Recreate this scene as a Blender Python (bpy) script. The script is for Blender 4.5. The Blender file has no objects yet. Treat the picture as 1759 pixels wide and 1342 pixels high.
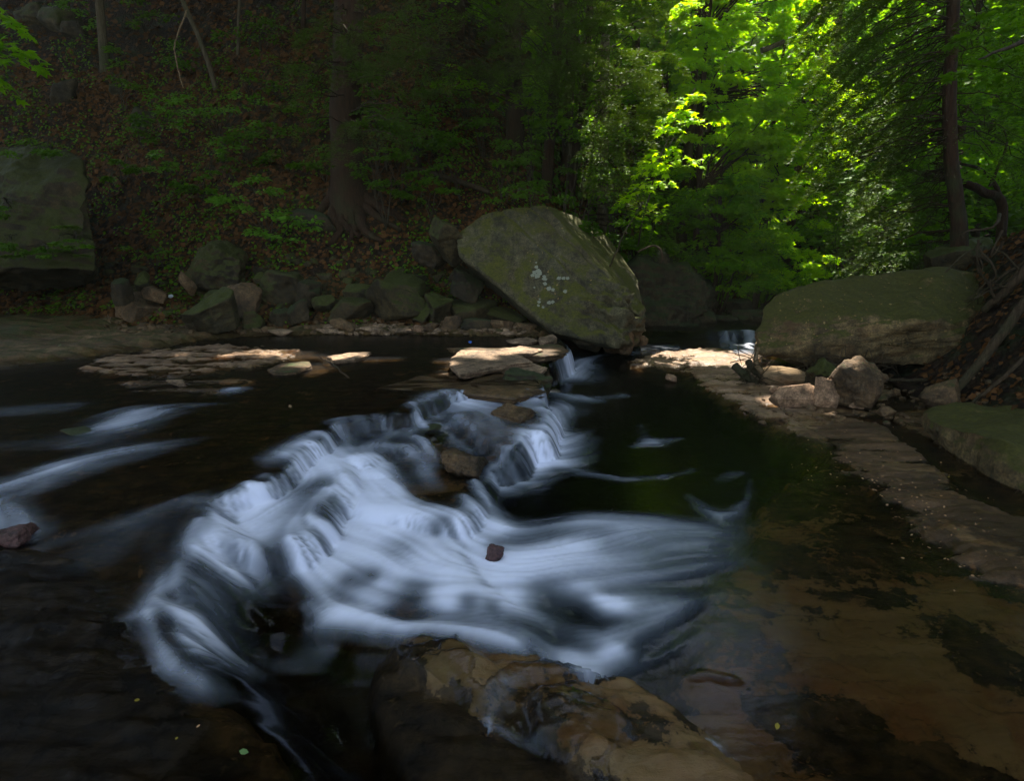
import bpy, bmesh, math, random
import numpy as np
from mathutils import Vector, Matrix
from mathutils.bvhtree import BVHTree

random.seed(7)
RNG = np.random.default_rng(7)
R = math.radians
scene = bpy.context.scene
COL = scene.collection

# ------------------------------------------------------------------ camera, sky, sun, exposure
FPX = 1050.0                      # focal length in photo pixels (photo 1759 x 1342)
CAMZ = 1.5
TILT = R(12.5)
cam_d = bpy.data.cameras.new('camera')
cam_d.sensor_width = 36.0
cam_d.lens = 36.0 * FPX / 1759.0
cam_d.clip_start = 0.05
cam_d.clip_end = 500.0
cam = bpy.data.objects.new('camera', cam_d)
cam.location = (0, 0, CAMZ)
cam.rotation_euler = (math.pi / 2 - TILT, 0, 0)
COL.objects.link(cam)
scene.camera = cam

SUN_EL = R(60)
SUN_AZ = R(16)                    # from +Y towards +X: sun stands back right
TO_SUN = np.array([math.sin(SUN_AZ) * math.cos(SUN_EL), math.cos(SUN_AZ) * math.cos(SUN_EL), math.sin(SUN_EL)])

world = bpy.data.worlds.new('World')
scene.world = world
world.use_nodes = True
wn = world.node_tree
wn.nodes.clear()
w_out = wn.nodes.new('ShaderNodeOutputWorld')
w_bg = wn.nodes.new('ShaderNodeBackground')
w_sky = wn.nodes.new('ShaderNodeTexSky')
w_sky.sky_type = 'NISHITA'
w_sky.sun_disc = False
w_sky.sun_elevation = SUN_EL
w_sky.sun_rotation = SUN_AZ
w_sky.air_density = 1.0
w_sky.dust_density = 0.6
w_sky.ozone_density = 1.5
w_bg.inputs['Strength'].default_value = 0.12
w_hs = wn.nodes.new('ShaderNodeHueSaturation')
w_hs.inputs['Saturation'].default_value = 0.70      # thin summer haze: a paler blue
wn.links.new(w_sky.outputs[0], w_hs.inputs['Color'])
wn.links.new(w_hs.outputs[0], w_bg.inputs['Color'])
wn.links.new(w_bg.outputs[0], w_out.inputs['Surface'])

sun_d = bpy.data.lights.new('sun', 'SUN')
sun_d.energy = 5.0
sun_d.angle = R(0.5)
sun_d.color = (1.0, 0.93, 0.80)
sun = bpy.data.objects.new('sun', sun_d)
sun.rotation_euler = Vector(TO_SUN).to_track_quat('Z', 'Y').to_euler()
sun.location = (10, 12, 20)
COL.objects.link(sun)

scene.view_settings.view_transform = 'Standard'
scene.view_settings.look = 'None'
scene.view_settings.gamma = 1.0
scene.view_settings.use_curve_mapping = False
scene.view_settings.exposure = 1.95
scene.cycles.max_bounces = 7
scene.cycles.diffuse_bounces = 3
scene.cycles.glossy_bounces = 3
scene.cycles.transmission_bounces = 4
scene.cycles.transparent_max_bounces = 12
scene.cycles.caustics_reflective = False
scene.cycles.caustics_refractive = False
scene.cycles.use_denoising = True
scene.cycles.sample_clamp_indirect = 4.0

# ------------------------------------------------------------------ projection helpers
CT, ST = math.cos(TILT), math.sin(TILT)
def ray(px, py):
    u = (px - 879.5) / FPX
    v = (671.0 - py) / FPX
    return np.array([u, CT + v * ST, -ST + v * CT])
def at(px, py, z=0.0):            # point of the level z seen at a photo pixel
    d = ray(px, py)
    t = (z - CAMZ) / d[2]
    return np.array([d[0] * t, d[1] * t, z])
def atY(px, py, Y):               # point at depth Y
    d = ray(px, py)
    t = Y / d[1]
    return np.array([d[0] * t, Y, CAMZ + d[2] * t])
def m_per_px(Y):
    return Y / FPX

# ------------------------------------------------------------------ noise
_perm = RNG.permutation(256)
_perm = np.concatenate([_perm, _perm, _perm])
_grad = RNG.normal(size=(256, 3)); _grad /= np.linalg.norm(_grad, axis=1)[:, None]
def perlin(P):
    P = np.asarray(P, float)
    Pi = np.floor(P).astype(np.int64); f = P - Pi; Pi &= 255
    u = f * f * f * (f * (f * 6 - 15) + 10)
    out = 0.0
    for i in (0, 1):
        wx = u[:, 0] if i else 1 - u[:, 0]
        hx = _perm[(Pi[:, 0] + i) & 255]
        for j in (0, 1):
            wy = u[:, 1] if j else 1 - u[:, 1]
            hy = _perm[hx + ((Pi[:, 1] + j) & 255)]
            for k in (0, 1):
                wz = u[:, 2] if k else 1 - u[:, 2]
                g = _grad[_perm[hy + ((Pi[:, 2] + k) & 255)]]
                out = out + wx * wy * wz * (g[:, 0] * (f[:, 0] - i) + g[:, 1] * (f[:, 1] - j) + g[:, 2] * (f[:, 2] - k))
    return out * 1.5
def fbm(P, octv=4, lac=2.05, gain=0.5):
    P = np.asarray(P, float); a = 1.0; s = 0.0
    for _ in range(octv):
        s = s + a * perlin(P); P = P * lac + 17.3; a *= gain
    return s
def fbm2(x, y, sx, sy, seed=0.0, octv=4):
    sh = np.shape(x)
    P = np.stack([np.ravel(x) * sx, np.ravel(y) * sy, np.full(np.size(x), seed)], 1)
    return fbm(P, octv).reshape(sh)
def sstep(a, b, x):
    t = np.clip((x - a) / (b - a), 0, 1)
    return t * t * (3 - 2 * t)

# ------------------------------------------------------------------ mesh helpers
def mesh_from(name, V, F, smooth=True):
    V = np.asarray(V, np.float32); F = np.asarray(F, np.int32)
    k = F.shape[1]
    me = bpy.data.meshes.new(name)
    me.vertices.add(len(V)); me.vertices.foreach_set('co', V.ravel())
    me.loops.add(F.size); me.loops.foreach_set('vertex_index', F.ravel())
    me.polygons.add(len(F))
    me.polygons.foreach_set('loop_start', np.arange(0, F.size, k, dtype=np.int32))
    me.update(calc_edges=True)
    me.polygons.foreach_set('use_smooth', np.full(len(F), bool(smooth)))
    me.update()
    return me
def obj(name, me, mat=None, parent=None, loc=None):
    o = bpy.data.objects.new(name, me)
    if mat is not None and me is not None and len(me.materials) == 0: me.materials.append(mat)
    COL.objects.link(o)
    if parent is not None: o.parent = parent
    if loc is not None: o.location = loc
    return o
def tag(o, label=None, cat=None, group=None, kind=None):
    if label: o['label'] = label
    if cat: o['category'] = cat
    if group: o['group'] = group
    if kind: o['kind'] = kind
    return o
def thing(name, label, cat, loc, group=None):
    o = bpy.data.objects.new(name, None); COL.objects.link(o)
    o.location = tuple(loc); o.empty_display_size = 0.2
    return tag(o, label, cat, group)
def attr(me, name, vals):
    a = me.attributes.new(name, 'FLOAT', 'POINT')
    a.data.foreach_set('value', np.ravel(vals).astype(np.float32))

class Buf:
    def __init__(s): s.V = []; s.F = []; s.n = 0
    def add(s, V, F):
        s.V.append(V); s.F.append(np.asarray(F) + s.n); s.n += len(V)
    def mesh(s, name, smooth=True, origin=(0, 0, 0)):
        return mesh_from(name, np.concatenate(s.V) - np.asarray(origin), np.concatenate(s.F), smooth)

def tube(pts, rad, sides=8, wob=0.0):
    """tapered tube through pts, quads, ends closed to a point"""
    pts = np.asarray(pts, float); n = len(pts)
    rad = np.interp(np.linspace(0, 1, n), np.linspace(0, 1, len(rad)), rad)
    tan = np.gradient(pts, axis=0); tan /= np.linalg.norm(tan, axis=1)[:, None] + 1e-9
    up = np.array([0.31, 0.2, 0.93]) if abs(tan[0][2]) < 0.8 else np.array([0.9, 0.3, 0.1])
    a = np.cross(tan, up); a /= np.linalg.norm(a, axis=1)[:, None] + 1e-9
    b = np.cross(tan, a)
    th = np.arange(sides) * 2 * math.pi / sides
    r = rad[:, None] * np.ones(sides)[None]
    if wob > 0:
        q = np.stack([np.repeat(pts[:, 2] * 1.3, sides), np.tile(np.cos(th) * 1.4, n), np.tile(np.sin(th) * 1.4, n) + pts[0, 0]], 1)
        r = r * (1 + wob * fbm(q, 3).reshape(n, sides))
    V = pts[:, None, :] + r[..., None] * (np.cos(th)[None, :, None] * a[:, None, :] + np.sin(th)[None, :, None] * b[:, None, :])
    V = V.reshape(-1, 3)
    i = np.arange(n - 1)[:, None] * sides; j = np.arange(sides)[None]; j2 = (j + 1) % sides
    F = np.stack([i + j, i + j2, i + sides + j2, i + sides + j], -1).reshape(-1, 4)
    c0, c1 = len(V), len(V) + 1
    V = np.vstack([V, pts[0], pts[-1]])
    jj = np.arange(0, sides, 2)
    F0 = np.stack([np.full(len(jj), c0), (jj + 2) % sides, (jj + 1) % sides, jj], -1)
    o = (n - 1) * sides
    F1 = np.stack([np.full(len(jj), c1), o + jj, o + (jj + 1) % sides, o + (jj + 2) % sides], -1)
    return V, np.vstack([F, F0, F1])
def curve(ctrl, n=24, jit=0.0, seed=0):
    """smooth curve through control points (Catmull-Rom)"""
    c = np.asarray(ctrl, float)
    P = np.vstack([2 * c[0] - c[1], c, 2 * c[-1] - c[-2]])
    out = []
    m = len(c) - 1
    for s in np.linspace(0, m - 1e-6, n):
        i = int(s); t = s - i
        p0, p1, p2, p3 = P[i], P[i + 1], P[i + 2], P[i + 3]
        out.append(0.5 * ((2 * p1) + (-p0 + p2) * t + (2 * p0 - 5 * p1 + 4 * p2 - p3) * t * t + (-p0 + 3 * p1 - 3 * p2 + p3) * t ** 3))
    out = np.array(out)
    if jit:
        r = np.random.default_rng(seed)
        for k in range(3):
            q = np.stack([np.linspace(0, 3 + 2 * m, n), np.full(n, 3.7 * k), np.full(n, seed * 1.3)], 1)
            out[:, k] += jit * fbm(q, 3)
    return out

# ------------------------------------------------------------------ node helpers
class NT:
    def __init__(s, name):
        s.m = bpy.data.materials.new(name); s.m.use_nodes = True
        s.t = s.m.node_tree; s.t.nodes.clear()
        s.out = s.t.nodes.new('ShaderNodeOutputMaterial')
    def n(s, typ, **kw):
        nd = s.t.nodes.new(typ)
        for k, v in kw.items(): setattr(nd, k, v)
        return nd
    def lk(s, a, b): s.t.links.new(a, b)
    def val(s, sock, v):
        if hasattr(v, 'is_output') or isinstance(v, bpy.types.NodeSocket): s.lk(v, sock)
        else: sock.default_value = v
    def tex(s, scale=5, detail=6, rough=0.6, dist=0.0, vec=None, stretch=None, typ='noise'):
        if vec is None:
            vec = s.n('ShaderNodeTexCoord').outputs['Object']
        if stretch:
            mp = s.n('ShaderNodeMapping'); mp.inputs['Scale'].default_value = stretch
            s.lk(vec, mp.inputs['Vector']); vec = mp.outputs[0]
        if typ == 'noise':
            t = s.n('ShaderNodeTexNoise'); t.inputs['Detail'].default_value = detail
            t.inputs['Roughness'].default_value = rough; t.inputs['Distortion'].default_value = dist
            t.inputs['Scale'].default_value = scale; s.lk(vec, t.inputs['Vector']); return t.outputs['Fac']
        t = s.n('ShaderNodeTexVoronoi'); t.inputs['Scale'].default_value = scale
        if typ == 'crack': t.feature = 'DISTANCE_TO_EDGE'
        s.lk(vec, t.inputs['Vector']); return t.outputs['Distance']
    def ramp(s, fac, stops):
        r = s.n('ShaderNodeValToRGB')
        e = r.color_ramp.elements
        while len(e) < len(stops): e.new(0.5)
        for el, (p, c) in zip(e, stops):
            el.position = p; el.color = (c, c, c, 1) if isinstance(c, (int, float)) else (*c, 1)
        s.lk(fac, r.inputs[0]); return r.outputs[0]
    def mix(s, f, a, b, mode='MIX'):
        m = s.n('ShaderNodeMix', data_type='RGBA', blend_type=mode)
        s.val(m.inputs[0], f)
        for i, v in ((6, a), (7, b)):
            if isinstance(v, tuple): m.inputs[i].default_value = (*v, 1) if len(v) == 3 else v
            else: s.lk(v, m.inputs[i])
        return m.outputs[2]
    def math(s, op, a, b=0.5, clamp=False):
        m = s.n('ShaderNodeMath', operation=op); m.use_clamp = clamp
        s.val(m.inputs[0], a); s.val(m.inputs[1], b); return m.outputs[0]
    def att(s, name):
        a = s.n('ShaderNodeAttribute'); a.attribute_name = name; return a.outputs['Fac']
    def bump(s, h, strength=0.5, dist=0.02, normal=None):
        b = s.n('ShaderNodeBump'); b.inputs['Strength'].default_value = strength; b.inputs['Distance'].default_value = dist
        s.lk(h, b.inputs['Height'])
        if normal is not None: s.lk(normal, b.inputs['Normal'])
        return b.outputs[0]
    def bsdf(s, color, rough=0.8, normal=None, spec=0.5, coat=0.0):
        b = s.n('ShaderNodeBsdfPrincipled')
        if isinstance(color, tuple): b.inputs['Base Color'].default_value = (*color, 1)
        else: s.lk(color, b.inputs['Base Color'])
        s.val(b.inputs['Roughness'], rough)
        s.val(b.inputs['Specular IOR Level'], spec)
        if coat: b.inputs['Coat Weight'].default_value = coat; b.inputs['Coat Roughness'].default_value = 0.15
        if normal is not None: s.lk(normal, b.inputs['Normal'])
        s.lk(b.outputs[0], s.out.inputs['Surface']); return b
    def upness(s):
        g = s.n('ShaderNodeNewGeometry'); sp = s.n('ShaderNodeSeparateXYZ')
        s.lk(g.outputs['Normal'], sp.inputs[0]); return sp.outputs['Z']
    def wpos(s):
        return s.n('ShaderNodeNewGeometry').outputs['Position']

def rock_mat(name, base, dark, moss=0.5, mosscol=(0.055, 0.075, 0.012), lichen=0.0, rough=0.8, strata=0.0, orange=0.0, wetz=None):
    t = NT(name)
    w = t.wpos()
    n1 = t.tex(2.2, 8, 0.65, 0.4, vec=w)
    n2 = t.tex(14, 8, 0.7, 0.2, vec=w)
    n3 = t.tex(55, 6, 0.7, 0.0, vec=w)
    c = t.mix(t.ramp(n1, [(0.32, 0.0), (0.68, 1.0)]), dark, base)
    c = t.mix(0.85, c, t.ramp(n2, [(0.32, 0.25), (0.5, 0.85), (0.7, 1.6)]), 'MULTIPLY')
    stn = t.tex(1.0, 6, 0.65, 0.8, vec=w, stretch=(2.5, 2.5, 0.7))
    c = t.mix(0.8, c, t.ramp(stn, [(0.36, 0.35), (0.5, 1.0), (0.64, 1.35)]), 'MULTIPLY')
    c = t.mix(0.8, c, t.ramp(n3, [(0.36, 0.4), (0.64, 1.5)]), 'MULTIPLY')
    if orange:
        c = t.mix(t.math('MULTIPLY', t.ramp(t.tex(3.1, 6, 0.6, 1.0, vec=w), [(0.5, 0), (0.62, 1)]), orange), c, (0.16, 0.075, 0.03))
    if lichen:
        lv = t.tex(7, 3, 0.5, 0, vec=w, typ='vor')
        lf = t.math('MULTIPLY', t.ramp(lv, [(0.12, 1), (0.2, 0)]), t.ramp(t.tex(2.7, 5, 0.6, vec=w), [(0.55, 0), (0.62, lichen)]))
        c = t.mix(lf, c, (0.20, 0.19, 0.11))
    if moss:
        up = t.upness()
        mn = t.tex(3.2, 9, 0.72, 0.5, vec=w)
        mf = t.math('ADD', t.math('MULTIPLY', up, 0.95), t.math('MULTIPLY', mn, 2.3))
        mf = t.ramp(t.math('SUBTRACT', mf, 1.80 - moss * 0.85), [(0.02, 0.0), (0.3, 1.0)])
        mc = t.mix(t.ramp(t.tex(30, 6, 0.7, vec=w), [(0.3, 0), (0.7, 1)]), tuple(x * 0.35 for x in mosscol), mosscol)
        c = t.mix(mf, c, mc)
    if strata:
        st = t.tex(1.0, 7, 0.7, 0.3, vec=w, stretch=(1.2, 1.2, 26))
    hb = t.math('ADD', t.math('MULTIPLY', n2, 0.7), t.math('MULTIPLY', n3, 0.35))
    if strata: hb = t.math('ADD', hb, t.math('MULTIPLY', st, strata))
    nb = t.bump(hb, 0.9, 0.03)
    rg = rough
    if wetz is not None:
        sp = t.n('ShaderNodeSeparateXYZ'); t.lk(w, sp.inputs[0])
        wet = t.ramp(t.math('ADD', t.math('SUBTRACT', sp.outputs['Z'], wetz), t.math('MULTIPLY', n1, 0.12)), [(0.03, 1.0), (0.14, 0.0)])
        c = t.mix(wet, c, t.mix(1.0, c, (0.38, 0.36, 0.34), 'MULTIPLY'))
        rg = t.math('SUBTRACT', rough, t.math('MULTIPLY', wet, rough - 0.22))
    t.bsdf(c, rg, nb, 0.35)
    return t.m

def leaf_mat(name, c1, c2, trans=0.45, rough=0.5):
    t = NT(name)
    g = t.n('ShaderNodeNewGeometry')
    c = t.mix(g.outputs['Random Per Island'], c1, c2)
    c = t.mix(t.ramp(t.tex(0.9, 3, 0.5, vec=g.outputs['Position']), [(0.35, 0.0), (0.65, 0.5)]), c, c2)
    b = t.n('ShaderNodeBsdfPrincipled'); t.lk(c, b.inputs['Base Color'])
    b.inputs['Roughness'].default_value = rough; b.inputs['Specular IOR Level'].default_value = 0.12
    tr = t.n('ShaderNodeBsdfTranslucent')
    tc = t.mix(1.0, c, (1.5, 1.45, 0.35), 'MULTIPLY'); t.lk(tc, tr.inputs['Color'])
    mx = t.n('ShaderNodeMixShader'); mx.inputs[0].default_value = trans
    t.lk(b.outputs[0], mx.inputs[1]); t.lk(tr.outputs[0], mx.inputs[2]); t.lk(mx.outputs[0], t.out.inputs['Surface'])
    return t.m
def bark_mat(name, c1, c2, scale=6, stretch=(5, 5, 0.7), rough=0.9):
    t = NT(name)
    w = t.wpos()
    n = t.tex(scale, 8, 0.7, 0.4, vec=w, stretch=stretch)
    n2 = t.tex(2.0, 5, 0.6, vec=w)
    c = t.mix(t.ramp(n, [(0.35, 0), (0.65, 1)]), c1, c2)
    c = t.mix(t.ramp(n2, [(0.5, 0), (0.7, 0.55)]), c, (0.03, 0.045, 0.015))
    t.bsdf(c, rough, t.bump(n, 1.0, 0.03), 0.2)
    return t.m

M = {}
M['boulder'] = rock_mat('grey boulder stone', (0.105, 0.092, 0.046), (0.052, 0.036, 0.014), moss=0.34, mosscol=(0.10, 0.095, 0.008), strata=0.9, lichen=0.15)
M['boulder_r'] = rock_mat('brown boulder stone', (0.19, 0.125, 0.05), (0.07, 0.047, 0.017), moss=0.45, mosscol=(0.075, 0.068, 0.007), strata=0.5, orange=0.25, lichen=0.25)
M['mossy'] = rock_mat('mossy stone', (0.080, 0.055, 0.020), (0.024, 0.018, 0.006), moss=0.72, mosscol=(0.055, 0.062, 0.005), strata=0.6)
M['verymossy'] = rock_mat('thick moss stone', (0.055, 0.034, 0.010), (0.018, 0.012, 0.004), moss=0.75, mosscol=(0.046, 0.048, 0.003))
M['brownrock'] = rock_mat('brown stone', (0.17, 0.10, 0.045), (0.06, 0.035, 0.015), moss=-0.35, strata=0.7, orange=0.2)
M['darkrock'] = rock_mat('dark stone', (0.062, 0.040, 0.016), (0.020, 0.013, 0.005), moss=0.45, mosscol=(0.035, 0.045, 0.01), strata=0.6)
M['tanrock'] = rock_mat('tan sandstone', (0.40, 0.235, 0.13), (0.21, 0.12, 0.065), moss=0.0, strata=0.8, wetz=-0.02)
M['slab'] = rock_mat('pale sandstone slab', (0.36, 0.235, 0.14), (0.15, 0.095, 0.055), moss=0.0, strata=1.2)
M['wetrock'] = rock_mat('wet brown stone', (0.15, 0.085, 0.036), (0.035, 0.021, 0.010), moss=0.0, strata=1.3, rough=0.35)
M['redrock'] = rock_mat('wet red stone', (0.10, 0.045, 0.04), (0.05, 0.025, 0.022), moss=0.0, rough=0.25)
M['bark'] = bark_mat('reddish bark', (0.018, 0.009, 0.005), (0.055, 0.026, 0.013))
M['bark_g'] = bark_mat('grey bark', (0.045, 0.034, 0.02), (0.13, 0.10, 0.06))
M['twig'] = bark_mat('twig bark', (0.035, 0.026, 0.018), (0.09, 0.065, 0.045), 14)
M['drift'] = bark_mat('weathered driftwood', (0.10, 0.065, 0.035), (0.32, 0.21, 0.11), 4, (0.8, 6, 6))
M['deadwood'] = bark_mat('dead branch wood', (0.030, 0.020, 0.011), (0.080, 0.052, 0.028), 8)
M['maple'] = leaf_mat('bright maple leaf', (0.20, 0.42, 0.004), (0.40, 0.58, 0.007), 0.64)
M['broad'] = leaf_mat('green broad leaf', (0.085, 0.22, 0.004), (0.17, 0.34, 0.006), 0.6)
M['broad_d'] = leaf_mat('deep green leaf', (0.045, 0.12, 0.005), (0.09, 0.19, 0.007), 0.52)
M['hemlock'] = leaf_mat('hemlock needles', (0.040, 0.082, 0.006), (0.080, 0.14, 0.010), 0.35)
M['hemlock_p'] = leaf_mat('pale hemlock needles', (0.055, 0.095, 0.022), (0.10, 0.155, 0.032), 0.3)
M['shrub'] = leaf_mat('shrub leaf', (0.08, 0.20, 0.016), (0.13, 0.28, 0.022), 0.4)
M['fern'] = leaf_mat('fern frond', (0.06, 0.12, 0.01), (0.11, 0.18, 0.015), 0.4)
M['litter'] = leaf_mat('dead leaf', (0.034, 0.015, 0.004), (0.115, 0.050, 0.016), 0.1, 0.8)
M['litter_p'] = leaf_mat('tan leaf scraps', (0.14, 0.085, 0.035), (0.26, 0.18, 0.08), 0.1, 0.8)
M['yellow'] = leaf_mat('yellow leaf', (0.20, 0.17, 0.02), (0.28, 0.21, 0.03), 0.2)
M['greenleaf'] = leaf_mat('fallen green leaf', (0.09, 0.17, 0.06), (0.12, 0.20, 0.07), 0.2)
M['peachleaf'] = leaf_mat('pale orange leaf', (0.35, 0.19, 0.10), (0.45, 0.26, 0.14), 0.2)
t = NT('white scrap'); t.bsdf((0.6, 0.62, 0.62), 0.5); M['white'] = t.m
t = NT('blue scrap'); t.bsdf((0.03, 0.13, 0.55), 0.4); M['blue'] = t.m
t = NT('pale lichen crust'); c = t.mix(t.tex(60, 5, 0.7, vec=t.wpos()), (0.14, 0.145, 0.10), (0.30, 0.30, 0.22)); t.bsdf(c, 0.95, t.bump(t.tex(90, 4, vec=t.wpos()), 0.6, 0.01), 0.1); M['lichen'] = t.m

# ------------------------------------------------------------------ stream bed and water: terraces of bedrock
def axis_x():
    a = list(np.arange(-3.0, 2.6, 0.016)); h = 0.016; x = a[-1]
    while x < 13: h *= 1.035; x += h; a.append(x)
    h = 0.016; x = a[0]; b = []
    while x > -13: h *= 1.035; x -= h; b.append(x)
    return np.array(b[::-1] + a)
def axis_y():
    a = list(np.arange(0.5, 3.6, 0.0145)); y = a[-1]
    while y < 24: y += 0.0055 * y * (0.75 if y < 6 else 1); a.append(y)
    return np.array(a)
XS, YS = axis_x(), axis_y()
GX, GY = np.meshgrid(XS, YS)          # shape (ny, nx)

def sdist(poly, X, Y):
    """signed distance (positive inside) to a closed polygon"""
    poly = np.asarray(poly)[:, :2]
    d2 = np.full(X.shape, 1e9); ins = np.zeros(X.shape, bool)
    for a, b in zip(poly, np.roll(poly, -1, 0)):
        e = b - a; wx = X - a[0]; wy = Y - a[1]
        t = np.clip((wx * e[0] + wy * e[1]) / (e @ e + 1e-12), 0, 1)
        d2 = np.minimum(d2, (wx - e[0] * t) ** 2 + (wy - e[1] * t) ** 2)
        c = (a[1] > Y) != (b[1] > Y)
        with np.errstate(divide='ignore', invalid='ignore'):
            xi = (b[0] - a[0]) * (Y - a[1]) / (b[1] - a[1] + 1e-15) + a[0]
        ins ^= c & (X < xi)
    return np.where(ins, 1, -1) * np.sqrt(d2)
def wpoly(pix, z): return np.array([at(p[0], p[1], z)[:2] for p in pix])

jitA = fbm2(GX, GY, 9, 9, 3.1, 4) * 0.035 + fbm2(GX, GY, 2.5, 2.5, 8.1, 3) * 0.04
jitB = fbm2(GX, GY, 22, 22, 5.1, 3) * 0.012
jitW = fbm2(GX, GY, 2.2, 2.2, 8.1, 3) * 0.05 + fbm2(GX, GY, 9, 9, 3.1, 2) * 0.003
strat = fbm2(GX + 0.35 * GY, GY, 1.6, 7.5, 1.7, 5)          # bedding, long along x
fine = fbm2(GX, GY, 14, 20, 4.4, 5)

Hw = np.zeros(GX.shape)
Hb = np.full(GX.shape, -0.30) + 0.05 * fbm2(GX, GY, 1.5, 1.5, 2.2, 4)
TAN = np.zeros(GX.shape)
DRY = np.zeros(GX.shape)
MOSSY = np.zeros(GX.shape)
LIP = [(325, 888), (312, 880), (345, 862), (400, 852), (440, 835), (470, 812), (497, 788), (518, 770), (540, 756), (560, 738), (580, 727), (610, 722), (640, 716),
       (672, 713), (700, 706), (715, 694), (740, 687), (765, 677), (785, 676)]

def plane3(p, q, r):
    A = np.array([[p[0], p[1], 1], [q[0], q[1], 1], [r[0], r[1], 1]]); return np.linalg.solve(A, np.array([p[2], q[2], r[2]]))
def overlay(pix, z, hw=None, hb=None, ww=0.12, wb=0.05, tan=None, dry=None, moss=None, jit=1.0, plane=None):
    global Hw, Hb, TAN, DRY, MOSSY
    P = wpoly(pix, z)
    sd = sdist(P, GX, GY)
    if plane is not None:
        pl = plane[0] * GX + plane[1] * GY + plane[2]
    else: pl = 0
    if hw is not None:
        s = sd + jit * jitW
        t_ = np.clip(-s / ww, 0, 1); m = (1 - t_ * t_) if np.isscalar(ww) else np.where(ww > 0.2, 1 - sstep(0, 1, t_), 1 - t_ * t_)
        Hw = Hw * (1 - m) + (hw + pl) * m
    s = sd + jit * (jitA + jitB)
    mb = sstep(-wb, 0.0, s)
    if hb is not None: Hb = Hb * (1 - mb) + (hb + pl) * mb
    if tan is not None: TAN = TAN * (1 - mb) + tan * mb
    if dry is not None: DRY = DRY * (1 - mb) + dry * mb
    if moss is not None: MOSSY = MOSSY * (1 - mb) + moss * mb
    return sd
def mound(pix, z, h, w, tan=None, moss=None, dry=None):
    """rounded swelling of the bedrock: h high, rising over w metres from its outline"""
    global Hb, TAN, MOSSY, DRY
    sd = sdist(wpoly(pix, z), GX, GY) + jitA * 0.7
    t_ = np.clip((sd + 0.02) / w, 0, 1); m = np.sqrt(1 - (1 - t_) ** 2)
    Hb = np.where(m > 0, np.maximum(Hb, (z - 0.03) + (h + 0.03) * m), Hb)
    k = sstep(-0.03, 0.10, sd + jitA * 0.8)
    if tan is not None: TAN = TAN * (1 - k) + tan * k
    if moss is not None: MOSSY = MOSSY * (1 - k) + moss * k
    if dry is not None: DRY = DRY * (1 - k) + dry * k

# shallow shelf at lower right
overlay([(1190, 1165), (1230, 1070), (1300, 960), (1340, 860), (1420, 800), (1500, 800), (2200, 980), (2600, 1700), (1300, 1700), (1280, 1342), (1215, 1250)],
        -0.03, None, -0.032, wb=0.30, tan=0.40, jit=2)
overlay([(1335, 1035), (1400, 1050), (1500, 1075), (1580, 1120), (1660, 1180), (1800, 1240), (1850, 1340), (1640, 1290), (1500, 1220), (1400, 1160), (1345, 1100)], -0.04, None, None, wb=0.12, tan=0.78, jit=2.5)
overlay([(1440, 985), (1560, 1010), (1700, 1090), (1900, 1180), (1900, 1140), (1700, 1040), (1560, 985)], -0.04, None, None, wb=0.12, tan=0.7, jit=2.5)
overlay([(1188, 1165), (1215, 1162), (1260, 1210), (1340, 1290), (1420, 1342), (1480, 1500), (1290, 1500), (1240, 1290), (1205, 1230)], -0.04, None, None, wb=0.08, tan=0.85, jit=1.5)
# pool floor between the pool and the shelf
overlay([(1090, 640), (1250, 690), (1420, 780), (1640, 940), (2300, 1100), (2300, 700), (1300, 600), (1110, 600)], -0.05, None, -0.06, wb=0.45, tan=0.15)
# lower left channel and dark slab
a_, b_, c_ = at(500, 940, 0.13), at(285, 1130, -0.03), at(620, 1342, -0.10)
PL = plane3(a_, b_, c_)
overlay([(300, 930), (440, 925), (500, 935), (524, 990), (517, 1045), (545, 1072), (600, 1082), (645, 1095), (690, 1180), (760, 1250), (960, 1330), (1000, 1600), (200, 1600), (200, 1000)],
        0.06, 0.0, -0.03, 0.16, 0.06, tan=0.0, plane=PL)
# basin behind the bottom mounds, a little above the pool
overlay([(534, 900), (600, 820), (800, 820), (790, 860), (765, 905), (735, 945), (760, 1000), (830, 1060), (860, 1095), (760, 1090), (640, 1085), (560, 1065), (520, 1040), (524, 990), (505, 935)],
        0.05, 0.05, -0.01, 0.20, 0.10, tan=0.35)
overlay([(590, 822), (650, 800), (760, 780), (800, 790), (818, 826), (800, 850), (773, 893), (700, 880), (640, 870), (600, 850)],
        0.10, 0.10, 0.075, 0.16, 0.05, tan=0.5)
# terrace between the first and the second fall
overlay([(570, 797), (614, 790), (673, 767), (714, 754), (755, 733), (795, 717), (830, 735), (870, 775), (852, 800), (818, 772), (812, 800), (790, 795), (740, 800), (700, 800), (650, 815), (600, 812)],
        0.12, 0.125, 0.095, 0.14, 0.04, tan=0.35)
overlay(LIP + [(800, 700), (795, 717), (755, 733), (714, 754), (673, 767), (614, 790), (570, 797), (588, 822), (568, 845), (534, 895), (502, 935), (440, 950), (370, 950), (300, 965)],
        0.18, 0.185, 0.155, 0.13, 0.04, tan=0.08)
# ridge on the right of the cascade
overlay([(770, 684), (850, 678), (920, 690), (938, 712), (925, 745), (893, 742), (878, 772), (850, 755), (815, 735), (790, 715)],
        0.20, 0.205, 0.185, 0.15, 0.05, tan=0.6)
# upper shelf (all of the left) and its stepped front
overlay([(-2600, 1500), (500, 1700), (455, 1342), (425, 1290), (335, 1190), (270, 1130), (250, 1060), (210, 1015), (268, 1012), (292, 960)] + LIP +
        [(800, 664), (860, 672), (930, 668), (905, 640), (975, 603), (965, 588), (930, 570), (960, 545), (-2600, 520)],
        0.29, 0.30, 0.275, 0.10 + 0.36 * sstep(2.95, 2.45, GY), 0.035 + 0.2 * sstep(2.95, 2.45, GY), tan=0.14)
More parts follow.
